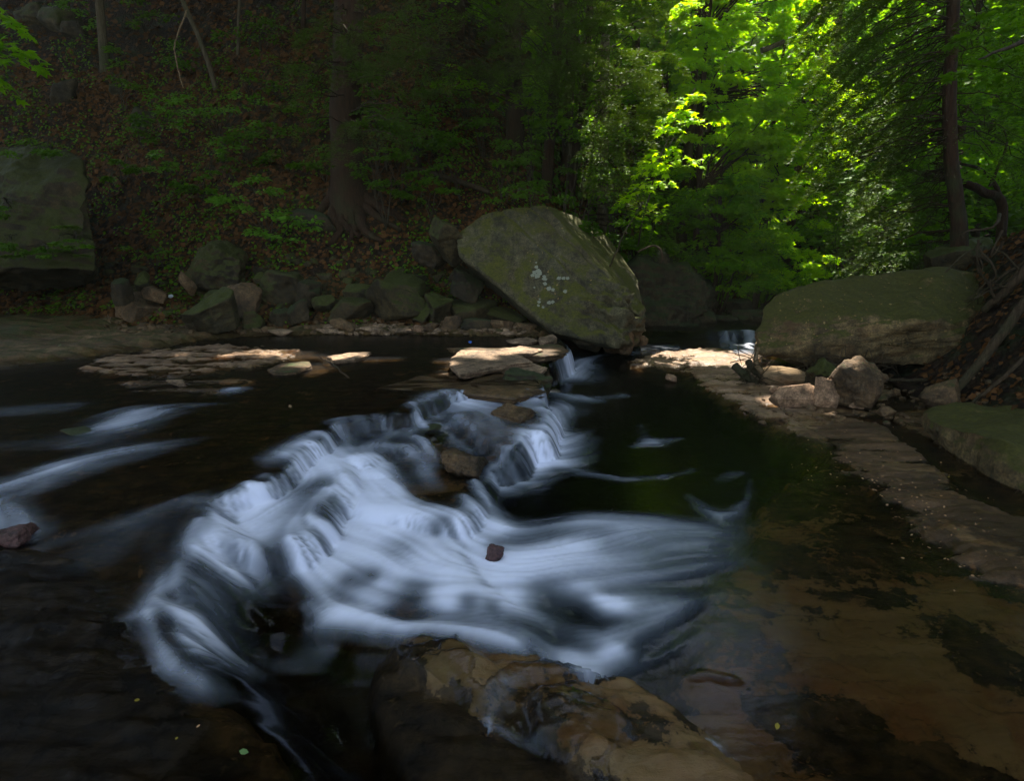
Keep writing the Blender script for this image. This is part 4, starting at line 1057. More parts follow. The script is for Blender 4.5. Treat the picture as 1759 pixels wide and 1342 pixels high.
G5 = 'rocks in the cascade'
rock('brown layered rock high in the cascade with water parting round it', 884, 738, 82, 38, 0.34, 'wetrock', -0.5, (0.05, 0.05), 101, 6, z=0.12, strata=0.06, power=40, group=G5, chip=0.1, sink=0.2, amp=0.1)
rock('brown ragged rock in the middle of the cascade', 795, 822, 92, 40, 0.26, 'wetrock', -0.45, (0.0, 0.10), 102, 6, z=0.07, strata=0.07, power=40, group=G5, chip=0.12, sink=0.2, amp=0.12)
rock('small reddish stone poking out of the white water', 850, 966, 36, 34, 0.10, 'redrock', 0.4, (0, 0.3), 103, 5, z=0.03, group=G5, power=5, boxy=0.95, strata=0, sink=0.35, extra=12)
rock('brown lip rock at the right of the upper falls', 858, 790, 46, 34, 0.14, 'wetrock', -0.5, (0.1, 0.1), 104, 5, z=0.07, strata=0.05, group=G5, chip=0.1)
rock('dark layered lip stone hanging over the second fall', 735, 752, 66, 20, 0.16, 'darkrock', 0.5, (0, 0), 107, 5, z=0.13, group=G5, strata=0.04)
rock('dark red rock at the left edge of the photo in the shelf stream', 8, 948, 62, 34, 0.2, 'redrock', 0.2, (0, -0.2), 108, 5, z=0.28, power=14, strata=0.02)
rock('small dark stones breaking the left stream', 130, 748, 56, 10, 0.14, 'darkrock', 0.1, (0, 0.05), 109, 4, z=0.29, strata=0.02)
rock('small tan stone alone in the calm pool', 1155, 657, 18, 9, 0.10, 'tanrock', 0.2, (0, 0.1), 110, 4, z=0.0)
rock('tan stone stranded on the shelf right of the left stream', 300, 664, 30, 11, 0.12, 'slab', 0.2, (0, 0.1), 111, 4, z=0.30)

# right shore stones
G6 = 'stones on the right shore'
rock('mossy rounded rock behind the two pale angular stones', 1478, 705, 100, 78, 0.55, 'brownrock', -0.3, (0.05, 0.2), 120, 6, group=G6, power=18, strata=0.0, extra=5, z=0.03)
rock('green-topped rock tucked left of the rounded mossy rock', 1425, 672, 58, 48, 0.4, 'mossy', 0.1, (0, 0.1), 121, 5, group=G6, z=0.04)
rock('pale angular stone standing right of its twin', 1421, 702, 58, 50, 0.16, 'tanrock', 0.12, (-0.35, -0.05), 122, 5, group=G6, power=60, extra=4, z=0.03, strata=0.005, amp=0.03)
rock('pale wedge stone left of the standing angular stone', 1358, 699, 66, 34, 0.22, 'tanrock', 0.0, (-0.35, -0.18), 123, 5, group=G6, power=60, extra=4, z=0.03, strata=0.005, amp=0.03)
rock('small orange stone under the left end of the driftwood log', 1336, 676, 26, 12, 0.1, 'tanrock', 0.2, (0, 0), 124, 4, group=G6, z=0.03)
rock('thin tan sliver leaning on the rounded mossy rock', 1474, 704, 36, 12, 0.08, 'tanrock', 0.1, (0, 0.35), 125, 4, group=G6, z=0.03, power=50)
rock('pale green stone above the smooth right boulder', 1620, 706, 68, 34, 0.3, 'brownrock', -0.2, (0.1, -0.25), 126, 5, group=G6, Y=5.75)
rock('dim round brown boulder in the gap under the long boulder', 1510, 712, 84, 38, 0.5, 'brownrock', 0.1, (0, 0), 127, 5, group=G6, power=12, Y=6.4)
rock('small brown cobble right of the rounded mossy rock', 1526, 715, 32, 16, 0.15, 'brownrock', 0, (0, 0), 128, 4, group=G6, power=12, z=0.03)
rock('grey cobble in the shadow behind the pale green stone', 1650, 690, 44, 22, 0.25, 'darkrock', 0, (0, 0), 129, 4, group=G6, power=12, Y=6.2)
rock('dim flat boulder deep under the long boulder', 1570, 700, 80, 30, 0.5, 'brownrock', 0.1, (0, 0), 130, 4, group=G6, power=12, Y=6.8)
rock('mossy stone at the foot of the thick slanting branch', 1708, 695, 56, 40, 0.4, 'mossy', 0.1, (0, 0.2), 131, 5, group=G6, Y=6.2)
rock('brown upright block behind the right end of the long boulder', 1722, 650, 62, 112, 0.7, 'brownrock', -0.2, (0, 0.12), 132, 6, group=G6, Y=7.8, power=40, extra=4)
rock('mossy slab high on the right bank below the root mound', 1662, 474, 110, 52, 0.9, 'mossy', 0.3, (0.1, -0.35), 133, 6, group=G6, Y=9.6, power=40)
rock('grey flat rock among roots at the right edge', 1745, 560, 60, 36, 0.5, 'brownrock', 0.3, (0, 0.1), 134, 4, group=G6, Y=7.4)

# rubble: gravel and chips nobody could count
def rubble(name, n, sampler, smin, smax, mat, seed, flat=0.45):
    rng = np.random.default_rng(seed); b = Buf(); V0, F0 = ico(2)
    for i in range(n):
        p = sampler(rng)
        if p is None: continue
        s = rng.uniform(smin, smax) * (0.6 + 0.8 * rng.random())
        N, D = random_planes((s * 1.5, s, s * flat * 2), rng, 4)
        q = np.maximum(V0 @ N.T, 0) / D; r = (q ** 20).sum(1) ** (-1 / 20)
        V = V0 * r[:, None]
        a = rng.uniform(0, 6.28); c, sn = math.cos(a), math.sin(a)
        V = np.column_stack([V[:, 0] * c - V[:, 1] * sn, V[:, 0] * sn + V[:, 1] * c, V[:, 2]])
        b.add(V + p, F0)
    o = obj(name, b.mesh(name, False), M[mat]); return tag(o, kind='stuff')
def px_sampler(x0, x1, y0, y1, ymax=None):
    def f(rng):
        for _ in range(5):
            x = rng.uniform(x0, x1); y = rng.uniform(y0, y1); p = hit(x, y)
            if p[1] < 20: return p
    return f
rubble('bank_gravel', 480, px_sampler(180, 930, 535, 572), 0.03, 0.10, 'brownrock', 5)
rubble('bank_gravel', 130, px_sampler(560, 900, 558, 574), 0.04, 0.12, 'slab', 6, 0.25)
rubble('bank_rubble', 170, px_sampler(180, 800, 440, 545), 0.06, 0.2, 'mossy', 7)
rubble('shore_gravel', 220, px_sampler(1290, 1700, 640, 730), 0.015, 0.06, 'brownrock', 8)
rubble('far_shore_rubble', 140, px_sampler(1100, 1620, 440, 560), 0.08, 0.3, 'darkrock', 9)

# ------------------------------------------------------------------ foliage
def _tpl(pts, tris): return np.array(pts, float), np.array(tris)
T_QUAD = _tpl([(0, 0, 0), (0.5, 0.5, -0.08), (0, 1, -0.05), (-0.5, 0.5, -0.08)], [(0, 1, 2), (0, 2, 3)])
T_OVAL = _tpl([(0, 0, 0), (0.30, 0.30, -0.05), (0.26, 0.70, -0.07), (0, 1, -0.12), (-0.26, 0.70, -0.07), (-0.30, 0.30, -0.05), (0, 0.5, 0.0)],
              [(0, 1, 6), (1, 2, 6), (2, 3, 6), (3, 4, 6), (4, 5, 6), (5, 0, 6)])
T_MAPLE = _tpl([(0, 0, 0), (0.42, 0.10, -0.1), (0.22, 0.34, 0), (0.56, 0.62, -0.12), (0.20, 0.60, 0), (0, 1.0, -0.12), (-0.20, 0.60, 0), (-0.56, 0.62, -0.12), (-0.22, 0.34, 0), (-0.42, 0.10, -0.1)],
               [(0, 1, 2), (2, 3, 4), (4, 5, 6), (6, 7, 8), (8, 9, 0), (0, 2, 8), (2, 4, 8), (4, 6, 8)])
T_NEEDLE = _tpl([(-0.10, 0, 0), (0.10, 0, 0), (0.07, 1, 0), (-0.07, 1, 0)], [(0, 1, 2), (0, 2, 3)])
def unit(a): return a / (np.linalg.norm(a, axis=-1, keepdims=True) + 1e-12)
def leaves(P, Nrm, Tan, S, tpl):
    Tan = unit(Tan - Nrm * (Tan * Nrm).sum(1)[:, None]); B = np.cross(Tan, Nrm)
    pv, tr = tpl; k = len(pv)
    S = np.broadcast_to(S, (len(P),))
    V = P[:, None] + S[:, None, None] * (pv[None, :, 0, None] * B[:, None] + pv[None, :, 1, None] * Tan[:, None] + pv[None, :, 2, None] * Nrm[:, None])
    F = (tr[None] + (np.arange(len(P)) * k)[:, None, None]).reshape(-1, 3)
    return V.reshape(-1, 3), F
def spray(rng, c, head, r, n, size, tpl, droop=0.3, fan=1.1, tw=7, layer=0.06):
    """flat fan of leafy twigs growing from c"""
    a0 = math.atan2(head[1], head[0])
    ta = a0 + np.linspace(-fan, fan, tw) + rng.normal(0, 0.12, tw); tl = rng.uniform(0.65, 1.1, tw) * (1 - 0.3 * np.abs(np.linspace(-1, 1, tw)))
    k = rng.integers(0, tw, n); s = rng.uniform(0.12, 1, n) ** 0.75
    side = rng.choice([-1, 1], n) * size * 0.5
    d = np.stack([np.cos(ta[k]), np.sin(ta[k]), np.zeros(n)], 1); q = np.stack([-d[:, 1], d[:, 0], d[:, 2]], 1)
    P = c + d * (s * r * tl[k])[:, None] + q * side[:, None]
    P[:, 2] += head[2] * s * r - droop * r * s ** 2 + rng.normal(0, layer * r, n)
    N = unit(np.stack([rng.normal(0, 0.38, n), rng.normal(0, 0.38, n), np.ones(n)], 1) + d * 0.25)
    T = d + q * np.sign(side)[:, None] * 0.8 + rng.normal(0, 0.35, (n, 3)); T[:, 2] -= 0.35
    return leaves(P, N, T, size * rng.uniform(0.7, 1.2, n), tpl)
def frond(rng, c, head, L, n, size=0.05, droop=0.45, width=0.34, twist=0.0):
    """flat feathery hemlock bough from c along head"""
    h = unit(np.array([head[0], head[1], 0.0])); q = np.array([-h[1], h[0], 0])
    s = rng.uniform(0, 1, n) ** 0.8; sd = rng.choice([-1, 1], n)
    s = np.round(s * 22) / 22 + rng.normal(0, 0.006, n)
    half = width * L * np.clip(1.08 - s, 0, 1) ** 0.8 * (0.45 + 0.55 * rng.random(n) ** 0.5)
    t_ = rng.uniform(0, 1, n)
    along = s * L + t_ * half * 0.6; lat = sd * t_ * half
    P = c + h * along[:, None] + q * lat[:, None]
    P[:, 2] += head[2] * along - droop * along ** 2 / L - 0.22 * t_ ** 2 * half + rng.normal(0, 0.012, n)
    N = unit(np.stack([rng.normal(0, 0.3, n), rng.normal(0, 0.3, n), np.ones(n)], 1))
    T = h * 0.7 + q * sd[:, None] * 0.75 + rng.normal(0, 0.4, (n, 3)); T[:, 2] -= 0.25
    return leaves(P, N, T, size * rng.uniform(0.6, 1.2, n), T_NEEDLE)
def scatter(name, V, F, mat, parent=None, origin=(0, 0, 0), kind='stuff'):
    o = obj(name, mesh_from(name, V - np.asarray(origin), F, False), M[mat], parent)
    if kind: o['kind'] = kind
    return o

def tree(name, label, base, trunk_pts, radii, crown, mats, group=None, limbs=(), cat='tree', wob=0.12, sides=12):
    """trunk_pts world points; crown a Buf; limbs list of (points, radii)"""
    t_ = thing(name, label, cat, base, group)
    b = np.asarray(base)
    V, F = tube(curve(trunk_pts, 26, 0.012, int(abs(base[0]) * 10)), radii, sides, wob)
    obj('trunk', mesh_from('trunk', V - b, F), M[mats[0]], t_)
    if limbs:
        lb_ = Buf()
        for p, r in limbs:
            lb_.add(*tube(p, r, 5))
        o = obj('branches', lb_.mesh('branches', True, b), M[mats[0]], t_); o['kind'] = 'stuff'
    if crown is not None and crown.n: 
        o = obj('crown', crown.mesh('crown', False, b), M[mats[1]], t_); o['kind'] = 'stuff'
    return t_
def limb_to(rng, a, b, n=7, sag=0.1, jit=0.04):
    u = np.linspace(0, 1, n)[:, None]
    p = np.asarray(a) * (1 - u) + np.asarray(b) * u
    p[:, 2] += sag * np.sin(u[:, 0] * math.pi)
    p[1:-1] += rng.normal(0, jit, (n - 2, 3)); return p

def px_path(pts):   # list of (px,py,Y)
    return [atY(*p) for p in pts]

def px_target(px, py, rx, ry, z=0.35):
    p = at(px, py, z); return (p[0], p[1], rx, ry)
TG = [px_target(850, 616, 0.75, 0.4), px_target(760, 640, .25, .15), px_target(600, 612, 0.55, 0.22), px_target(455, 603, 0.5, 0.3), px_target(330, 610, 0.4, 0.12), px_target(505, 630, 0.4, 0.12), px_target(700, 575, 0.5, 0.15),
      px_target(1180, 612, 0.6, 0.35, 0), px_target(1265, 622, 0.35, 0.3, 0), px_target(1345, 650, 0.30, 0.22, 0.1), px_target(1365, 680, 0.3, 0.16, 0.1), px_target(1425, 675, 0.2, 0.14, 0.2), px_target(1470, 650, 0.25, 0.10, 0.3)]
hs = TO_SUN[:2] / TO_SUN[2]
def lets_sun_by(c, m=0.35):       # boughs keep out of the shafts where the sun reaches the stones
    g = (c[0] - hs[0] * c[2], c[1] - hs[1] * c[2])
    return not any(((g[0] - a) / (rx + m)) ** 2 + ((g[1] - b) / (ry + m)) ** 2 < 1 for a, b, rx, ry in TG)

# --- bright maples in the gap
rng = np.random.default_rng(21)
LB = [(-60, 1150), (0, 1155), (120, 1170), (200, 1190), (330, 1170), (420, 1200), (520, 1240)]
RB_ = [(-60, 1420), (0, 1385), (60, 1400), (110, 1430), (150, 1448), (200, 1415), (260, 1435), (300, 1400), (350, 1385), (420, 1425), (470, 1410), (520, 1370)]
def env(y, tab): return float(np.interp(y, [a for a, b in tab], [b for a, b in tab]))
def maple_tree(label, trunk, radii, n, ysp, xr, Yr, mat='maple', lsize=0.095, nl=190, rr=(0.35, 0.62)):
    cr = Buf(); limbs = []
    base = np.array(trunk[0]); tp = np.array(trunk)
    for i in range(n):
        y = rng.uniform(*ysp); a, b = env(y, LB), env(y, RB_)
        x = a + (b - a) * rng.uniform(*xr); Y = rng.uniform(*Yr)
        c = atY(x, y, Y)
        k = np.argmin(np.abs(tp[:, 2] - (c[2] - 0.5))); s = tp[k]
        hd = c - s; hd[2] = 0; hd = unit(hd + rng.normal(0, 0.25, 3) + np.array([0.12, -0.35, 0])); hd[2] = rng.uniform(-0.15, 0.25)
        r = rng.uniform(*rr)
        cr.add(*spray(rng, c, hd, r, nl, lsize, T_MAPLE))
        if i % 2 == 0: limbs.append((limb_to(rng, s, c, 7, 0.25), [0.022, 0.006]))
    return tree('maple_tree', label, base, tp, radii, cr, ('bark', mat), 'bright maples in the gap', limbs)
b0 = hit(1205, 440)
maple_tree('brightest sunlit maple with thin trunk, left of the gap', [atY(1200, 340, 14.2) * np.array([1, 1, 0]) + np.array([0, 0, hill_h(*atY(1200, 340, 14.2)[:2])]), atY(1200, 330, 14.2), atY(1206, 180, 14.2), atY(1215, 60, 14.2), atY(1240, -160, 14.4)], [0.075, 0.06, 0.035, 0.02], 175, (-60, 330), (0.0, 1.0), (13.2, 15.6))
q = atY(1300, 470, 15.0); q[2] = hill_h(q[0], q[1])
maple_tree('yellow-green maple drooping low over the stream right of the brightest maple', [q, atY(1315, 380, 15.0), atY(1330, 200, 15.2), atY(1350, 60, 15.2)], [0.08, 0.05, 0.03], 110, (150, 480), (0.35, 1.0), (13.4, 16.0), rr=(0.35, 0.6))
q = atY(1230, 480, 14.0); q[2] = hill_h(q[0], q[1])
maple_tree('deep green leafy tree below the brightest maple', [q, atY(1235, 400, 14.0), atY(1240, 300, 14.1)], [0.06, 0.04, 0.02], 85, (300, 500), (0.0, 0.62), (12.8, 15.0), 'broad', nl=110)
# bare limb arching through the top of the gap
l0 = atY(1310, 84, 14.0)
tag(obj('branch', mesh_from('branch', *tube(curve([atY(1306, 86, 14.0), atY(1345, 72, 13.9), atY(1385, 42, 13.9), atY(1420, 8, 13.9), atY(1450, -30, 13.9)], 20, 0.02, 4), [0.06, 0.03], 8, 0.1)), M['bark_g']), 'bare arching branch crossing the top of the bright maple gap', 'branch')
# near maple sapling
cr = Buf()
for (x, y, r, n) in [(1195, 160, .30, 26), (1172, 190, .34, 30), (1150, 222, .36, 34), (1135, 252, .34, 30), (1165, 250, .30, 26), (1118, 280, .36, 30), (1150, 285, .32, 30), (1105, 312, .34, 26), (1140, 318, .34, 32), (1160, 200, .3, 24), (1190, 215, .3, 24),
                     (1078, 338, .3, 18), (1106, 350, .3, 16), (1128, 352, .3, 18), (1180, 270, .28, 20)]:
    cr.add(*spray(rng, atY(x, y, rng.uniform(10.6, 11.2)), unit(np.array([-0.5, -0.7, 0.0]) + rng.normal(0, 0.3, 3)), r, n, 0.135, T_MAPLE, 0.5))
q = hit(1092, 452)
tree('maple_sapling', 'slender maple sapling with large bright leaves right of the leaning boulder', q, [q, atY(1100, 400, 10.9), atY(1125, 300, 10.9), atY(1160, 210, 10.9), atY(1195, 150, 11.0)], [0.02, 0.012, 0.006], cr, ('twig', 'maple'), None,
     [(limb_to(rng, atY(1125, 300, 10.9), atY(1105, 312, 10.8)), [.008, .004]), (limb_to(rng, atY(1145, 250, 10.9), atY(1180, 250, 10.8)), [.008, .004]), (limb_to(rng, atY(1130, 290, 10.9), atY(1150, 300, 10.8)), [.008, .004])])
cr = Buf()
for (x, y, r, n) in [(1075, 348, .28, 30), (1100, 362, .26, 26), (1120, 372, .24, 22), (1096, 385, .24, 20)]:
    cr.add(*spray(rng, atY(x, y, 9.3), unit(rng.normal(0, 0.6, 3) * [1, 1, 0.1]), r, n, 0.075, T_OVAL, 0.3))
p0, _n = on_surface(bt, big, 1047, 458)
if p0 is None: p0 = atY(1047, 458, 9.6)
tree('sapling', 'thin pale sapling growing from the back of the leaning boulder', p0, [p0, p0 * 0.5 + atY(1072, 405, 9.4) * 0.5 , atY(1075, 395, 9.4), atY(1105, 345, 9.3)], [0.016, 0.010, 0.006], cr, ('bark_g', 'broad'))

# --- hemlocks
def hemlock(label, trunk, radii, regions, mats=('bark', 'hemlock'), seed=1, L=(0.6, 1.1), n=190, group='hemlocks', hz=-0.12, headbias=(0, -0.3), size=0.055, name='hemlock_tree', limbr=0.016, width=0.34):
    r_ = np.random.default_rng(seed); cr = Buf(); limbs = []; tp = curve(trunk, 30)
    for (x0, x1, y0, y1, Y0, Y1, cnt) in regions:
        for i in range(cnt):
            c = atY(r_.uniform(x0, x1), r_.uniform(y0, y1), r_.uniform(Y0, Y1))
            if not lets_sun_by(c): continue
            k = np.argmin(np.abs(tp[:, 2] - (c[2] + 0.35))); s = tp[k]
            hd = c - s; hd[2] = 0; hd = unit(hd) + np.array([headbias[0], headbias[1], 0]) + r_.normal(0, 0.35, 3); hd[2] = hz + r_.normal(0, 0.1)
            l_ = r_.uniform(*L)
            cr.add(*frond(r_, c - unit(hd) * l_ * 0.3, hd, l_, n, size, width=width))
            if i % 2 == 0: limbs.append((limb_to(r_, s, c, 8, 0.12, 0.03), [limbr, 0.005]))
    base = np.array(trunk[0])
    return tree(name, label, base, tp, radii, cr, mats, group, limbs)
def stem_pts(base_px, pts):
    b = hit(*base_px); Y = b[1]; return [b - [0, 0, 0.6]] + [atY(x, y, Y) for x, y in pts]
def to_ground(px, py, Y, dz=-0.1):
    p = atY(px, py, Y); p[2] = hill_h(p[0], p[1]) + dz; return p
hemlock('massive dark reddish trunk of a hemlock with spreading roots, left of centre', stem_pts((600, 345), [(598, 310), (594, 180), (598, 60), (602, -60), (606, -300)]), [0.46, 0.30, 0.27, 0.25, 0.23],
        [(520, 720, -50, 130, 9.2, 11.6, 64), (590, 710, 110, 240, 9.6, 11.0, 24), (480, 610, 40, 260, 9.8, 11.4, 30)], ('bark', 'hemlock_p'), 31, (0.5, 0.9), 170)
hemlock('dim thick hemlock trunk deep in shade above the leaning boulder', stem_pts((884, 262), [(884, 200), (880, 60), (876, -160)]), [0.26, 0.2, 0.17], [(640, 900, -60, 120, 10.6, 13.0, 120), (700, 900, 70, 160, 11.5, 13.5, 34)], ('bark', 'hemlock_p'), 32)
hemlock('straight hemlock trunk just left of its two neighbours above the boulder', stem_pts((936, 338), [(940, 300), (951, 165), (958, 60), (965, -120)]), [0.14, 0.12, 0.11], [(850, 1050, -60, 130, 10.4, 12.2, 80), (860, 1000, 90, 180, 11, 12.2, 20)], ('bark', 'hemlock'), 33)
hemlock('second slim hemlock trunk above the leaning boulder, slightly tilted', stem_pts((978, 335), [(985, 290), (1001, 165), (1010, 60), (1020, -120)]), [0.12, 0.10, 0.08], [(960, 1140, -60, 160, 11, 12.7, 90)], ('bark', 'hemlock'), 34)
hemlock('thinnest leaning hemlock with dark boughs reaching down beside the maple', stem_pts((998, 340), [(1006, 290), (1028, 175), (1045, 60)]), [0.07, 0.055, 0.04], [(1030, 1150, 60, 220, 11.4, 12.6, 50), (1010, 1110, 180, 330, 11.6, 12.8, 46), (1060, 1180, 330, 430, 12.0, 13.0, 22)], ('bark', 'hemlock'), 35)
g0 = to_ground(1038, 260, 15.5)
tree('dead_tree', 'pale broken trunk standing among the hemlocks', g0, [g0, atY(1038, 200, 15.5), atY(1040, 60, 15.5)], [0.13, 0.12, 0.1], None, ('bark_g', 'hemlock'))
g0 = to_ground(1652, 425, 9.8)
hemlock('tall hemlock with bare lower trunk and drooping boughs at right', [g0, atY(1648, 400, 9.8), atY(1634, 270, 9.8), atY(1632, 150, 9.8), atY(1638, 0, 9.8), atY(1642, -200, 9.8)], [0.14, 0.10, 0.085, 0.08],
        [(1430, 1640, -60, 150, 9.2, 11.6, 125), (1430, 1630, 130, 330, 9.6, 12.0, 135), (1470, 1640, 300, 450, 10.2, 12.4, 75), (1650, 1790, -60, 300, 9.2, 11.0, 40)], ('bark', 'hemlock'), 36, (0.6, 1.05), 200, hz=-0.5, headbias=(-0.5, -0.1), limbr=0.011, width=0.3, size=0.066)
# dark trunks in the gap behind
for i, (x, yb, Y, r_, lb_) in enumerate([(1478, 230, 24, 0.14, 'dim straight trunk far back between the maple and the right hemlock'), (1415, 240, 22, 0.10, 'thin distant trunk behind the tips of the maple'), (1345, 300, 21, 0.1, 'distant trunk seen through the maple leaves'),
                                       (760, 130, 17, 0.08, 'thin dark trunk on the upper slope left of the hemlocks'), (705, 60, 17, 0.06, 'slim trunk at the top of the dark slope')]):
    g0 = to_ground(x, yb, Y)
    tree('forest_tree', lb_, g0, [g0, g0 + [0.1, 0, 3], g0 + [0.2 - 0.1 * i, 0, 8], g0 + [0.1, 0, 14]], [r_, r_ * .8, r_ * .5], None, ('bark', 'hemlock'))
# thin trees of the left slope
g0 = hit(181, 118)
tree('tree', 'straight thin grey trunk near the top left corner', g0, [g0 - [0, 0, .1], atY(176, 60, g0[1]), atY(168, -40, g0[1]), atY(160, -200, g0[1])], [0.13, 0.10, 0.09], None, ('bark_g', 'broad'))
g0 = hit(372, 152)
tree('tree', 'thin leaning trunk on the left slope above the shrubs', g0, [g0 - [0, 0, .1], atY(352, 90, g0[1]), atY(318, 10, g0[1]), atY(290, -60, g0[1])], [0.06, 0.05, 0.05], None, ('bark_g', 'broad'))
g0 = hit(408, 95)
tree('tree', 'very thin upright stem right of the leaning trunk', g0, [g0 - [0, 0, .1], atY(410, 40, g0[1]), atY(413, -60, g0[1])], [0.045, 0.03], None, ('bark_g', 'broad'))
g0 = hit(520, 60)
tree('tree', 'dim stem between the thin trunks and the massive trunk', g0, [g0 - [0, 0, .1], atY(522, 0, g0[1]), atY(530, -90, g0[1])], [0.06, 0.05], None, ('bark', 'broad'))
# forked tree on the right bank
g0 = to_ground(1735, 360, 11.5)
cr = Buf()
for i in range(75):
    x, y = rng.uniform(1640, 1800), rng.uniform(-40, 360)
    cr.add(*spray(rng, atY(x, y, rng.uniform(11, 14)), unit(np.array([-0.6, -0.5, 0.]) + rng.normal(0, 0.3, 3)), rng.uniform(.4, .7), 90, 0.09, T_OVAL))
tree('tree', 'dark forked tree arching left on the right bank behind the hemlock', g0, [g0, atY(1722, 355, 11.5), atY(1690, 330, 11.5), atY(1650, 312, 11.5), atY(1590, 300, 11.6), atY(1540, 285, 11.8)], [0.09, 0.07, 0.03], cr, ('bark', 'broad'), None,
     [(curve([atY(1725, 355, 11.5), atY(1705, 310, 11.5), atY(1670, 285, 11.5), atY(1600, 280, 11.7)], 14, .02), [0.05, 0.02]), (curve([atY(1700, 320, 11.5), atY(1730, 240, 11.5), atY(1700, 200, 11.6)], 12, .02), [0.03, 0.01])])
# out-of-focus near leaves at top right and top left
cr = Buf()
for (x, y, r, n) in [(1680, 60, .22, 26), (1720, 90, .22, 26), (1750, 50, .2, 22), (1690, 110, .2, 20), (1745, 130, .2, 20), (1655, 130, .16, 12), (1730, 20, .2, 20), (1780, 90, .25, 22)]:
    cr.add(*spray(rng, atY(x, y, rng.uniform(4.4, 5.2)), unit(np.array([-1.0, -0.2, 0.05])), r, n, 0.085, T_MAPLE, 0.25))
a0 = atY(1850, 40, 4.8)
g0 = to_ground(2050, 600, 4.8, 0)
tree('maple_sapling', 'near maple boughs with dark green leaves hanging in at the top right corner', g0, [g0, g0 * .5 + a0 * .5 + [0.5, 0, 0.4], a0, atY(1760, 70, 4.8), atY(1680, 100, 4.8)], [0.04, 0.03, 0.006], cr, ('twig', 'broad_d'))
cr = Buf()
for (x, y, r, n) in [(-10, 60, .35, 24), (20, 80, .3, 18), (40, 92, .25, 12), (-20, 10, .35, 22), (-20, 130, .3, 16), (5, 30, .25, 12)]:
    cr.add(*spray(rng, atY(x, y, rng.uniform(6.6, 7.2)), unit(np.array([1.0, -0.3, -0.2])), r, n, 0.13, T_MAPLE, 0.5))
g0 = to_ground(-250, 500, 7.5, 0)
tree('maple_sapling', 'maple twig with pointed green leaves entering at the top left edge', g0, [g0, atY(-150, 200, 7.0), atY(-60, 60, 7.0), atY(10, 75, 7.0)], [0.05, 0.03, 0.006], cr, ('twig', 'broad'))

# --- shrubs
def shrub(label, base_px, sprays, mat='shrub', size=0.085, tpl=T_OVAL, Y=None, group='shrubs on the left slope', seed=1, dens=1.0, name='shrub', rooted=None):
    r_ = np.random.default_rng(seed); cr = Buf()
    base = atY(base_px[0], base_px[1], rooted) if rooted else hit(*base_px) if Y is None else to_ground(base_px[0], base_px[1], Y, 0)
    t_ = thing(name, label, 'shrub', base, group); st_ = Buf()
    for (x, y, w_) in sprays:
        Yc = base[1] - r_.uniform(0.2, 0.9); c = atY(x, y, Yc); r = w_ * m_per_px(Yc)
        for k in range(3):
            cc = c + r_.normal(0, 1, 3) * [r * 0.3, r * 0.3, r * 0.16]
            cr.add(*spray(r_, cc, unit(np.array([r_.normal(0, .8), -0.7, 0.0])), r * 0.8, int(30 * dens), size, tpl, 0.25))
        st_.add(*tube(limb_to(r_, base, c, 8, 0.15, 0.03), [0.012, 0.004], 5))
    o = obj('stem', st_.mesh('stem', True, base), M['twig'], t_); o['kind'] = 'stuff'
    o = obj('foliage', cr.mesh('foliage', False, base), M[mat], t_); o['kind'] = 'stuff'
    return t_
shrub('largest layered shrub with bright leaves on the left slope', (380, 240), [(285, 165, 34), (320, 178, 38), (355, 190, 36), (390, 190, 36), (420, 215, 30), (330, 205, 30), (450, 170, 34), (410, 170, 34), (300, 190, 30)], seed=1)
shrub('small bright tuft of leaves below the largest shrub', (385, 280), [(372, 236, 24), (388, 250, 22), (380, 262, 16)], seed=2, size=0.07)
shrub('wide spreading shrub low on the slope with pale green leaf tips', (470, 420), [(440, 310, 26), (470, 325, 34), (400, 340, 30), (420, 355, 34), (460, 360, 38), (500, 375, 34), (525, 385, 28), (440, 390, 28), (475, 405, 26), (380, 345, 20)], seed=3)
shrub('small dim shrub left of the tuft', (285, 310), [(270, 265, 24), (290, 280, 20), (275, 290, 20)], seed=4)
shrub('loose shrub climbing beside the thin grey trunk', (210, 190), [(200, 85, 26), (225, 110, 28), (205, 135, 26), (240, 150, 24)], 'broad_d', seed=5)
shrub('green sprig hanging at the top left above the dark rocks', (140, 60), [(130, 8, 26), (150, 25, 24), (160, 40, 18), (115, 0, 22)], 'shrub', seed=6)
shrub('faint shrub on the dark slope right of the leaning trunk', (430, 170), [(400, 110, 28), (440, 130, 30), (480, 150, 28), (380, 60, 24)], 'broad_d', seed=7)
shrub('dim shrub between the large shrub and the massive trunk', (500, 300), [(480, 230, 34), (470, 260, 30), (510, 280, 30), (460, 215, 26)], 'broad_d', seed=8)
shrub('low leafy plants on the litter left of the upright mossy rock', (270, 470), [(250, 440, 26), (280, 430, 26), (300, 450, 22), (230, 425, 22), (265, 400, 22)], 'broad_d', 0.045, seed=9)
shrub('leafy plants growing on top of the leaning boulder', (880, 350), [(850, 345, 26), (890, 335, 28), (920, 330, 28), (950, 340, 24), (870, 325, 24)], 'broad_d', 0.055, seed=10, rooted=10.4, group=None)
shrub('big-leaved plant on the ground behind the leaning boulder', (1010, 400), [(1000, 385, 22), (1018, 395, 18)], 'broad_d', 0.09, seed=11, Y=11.3, group=None)
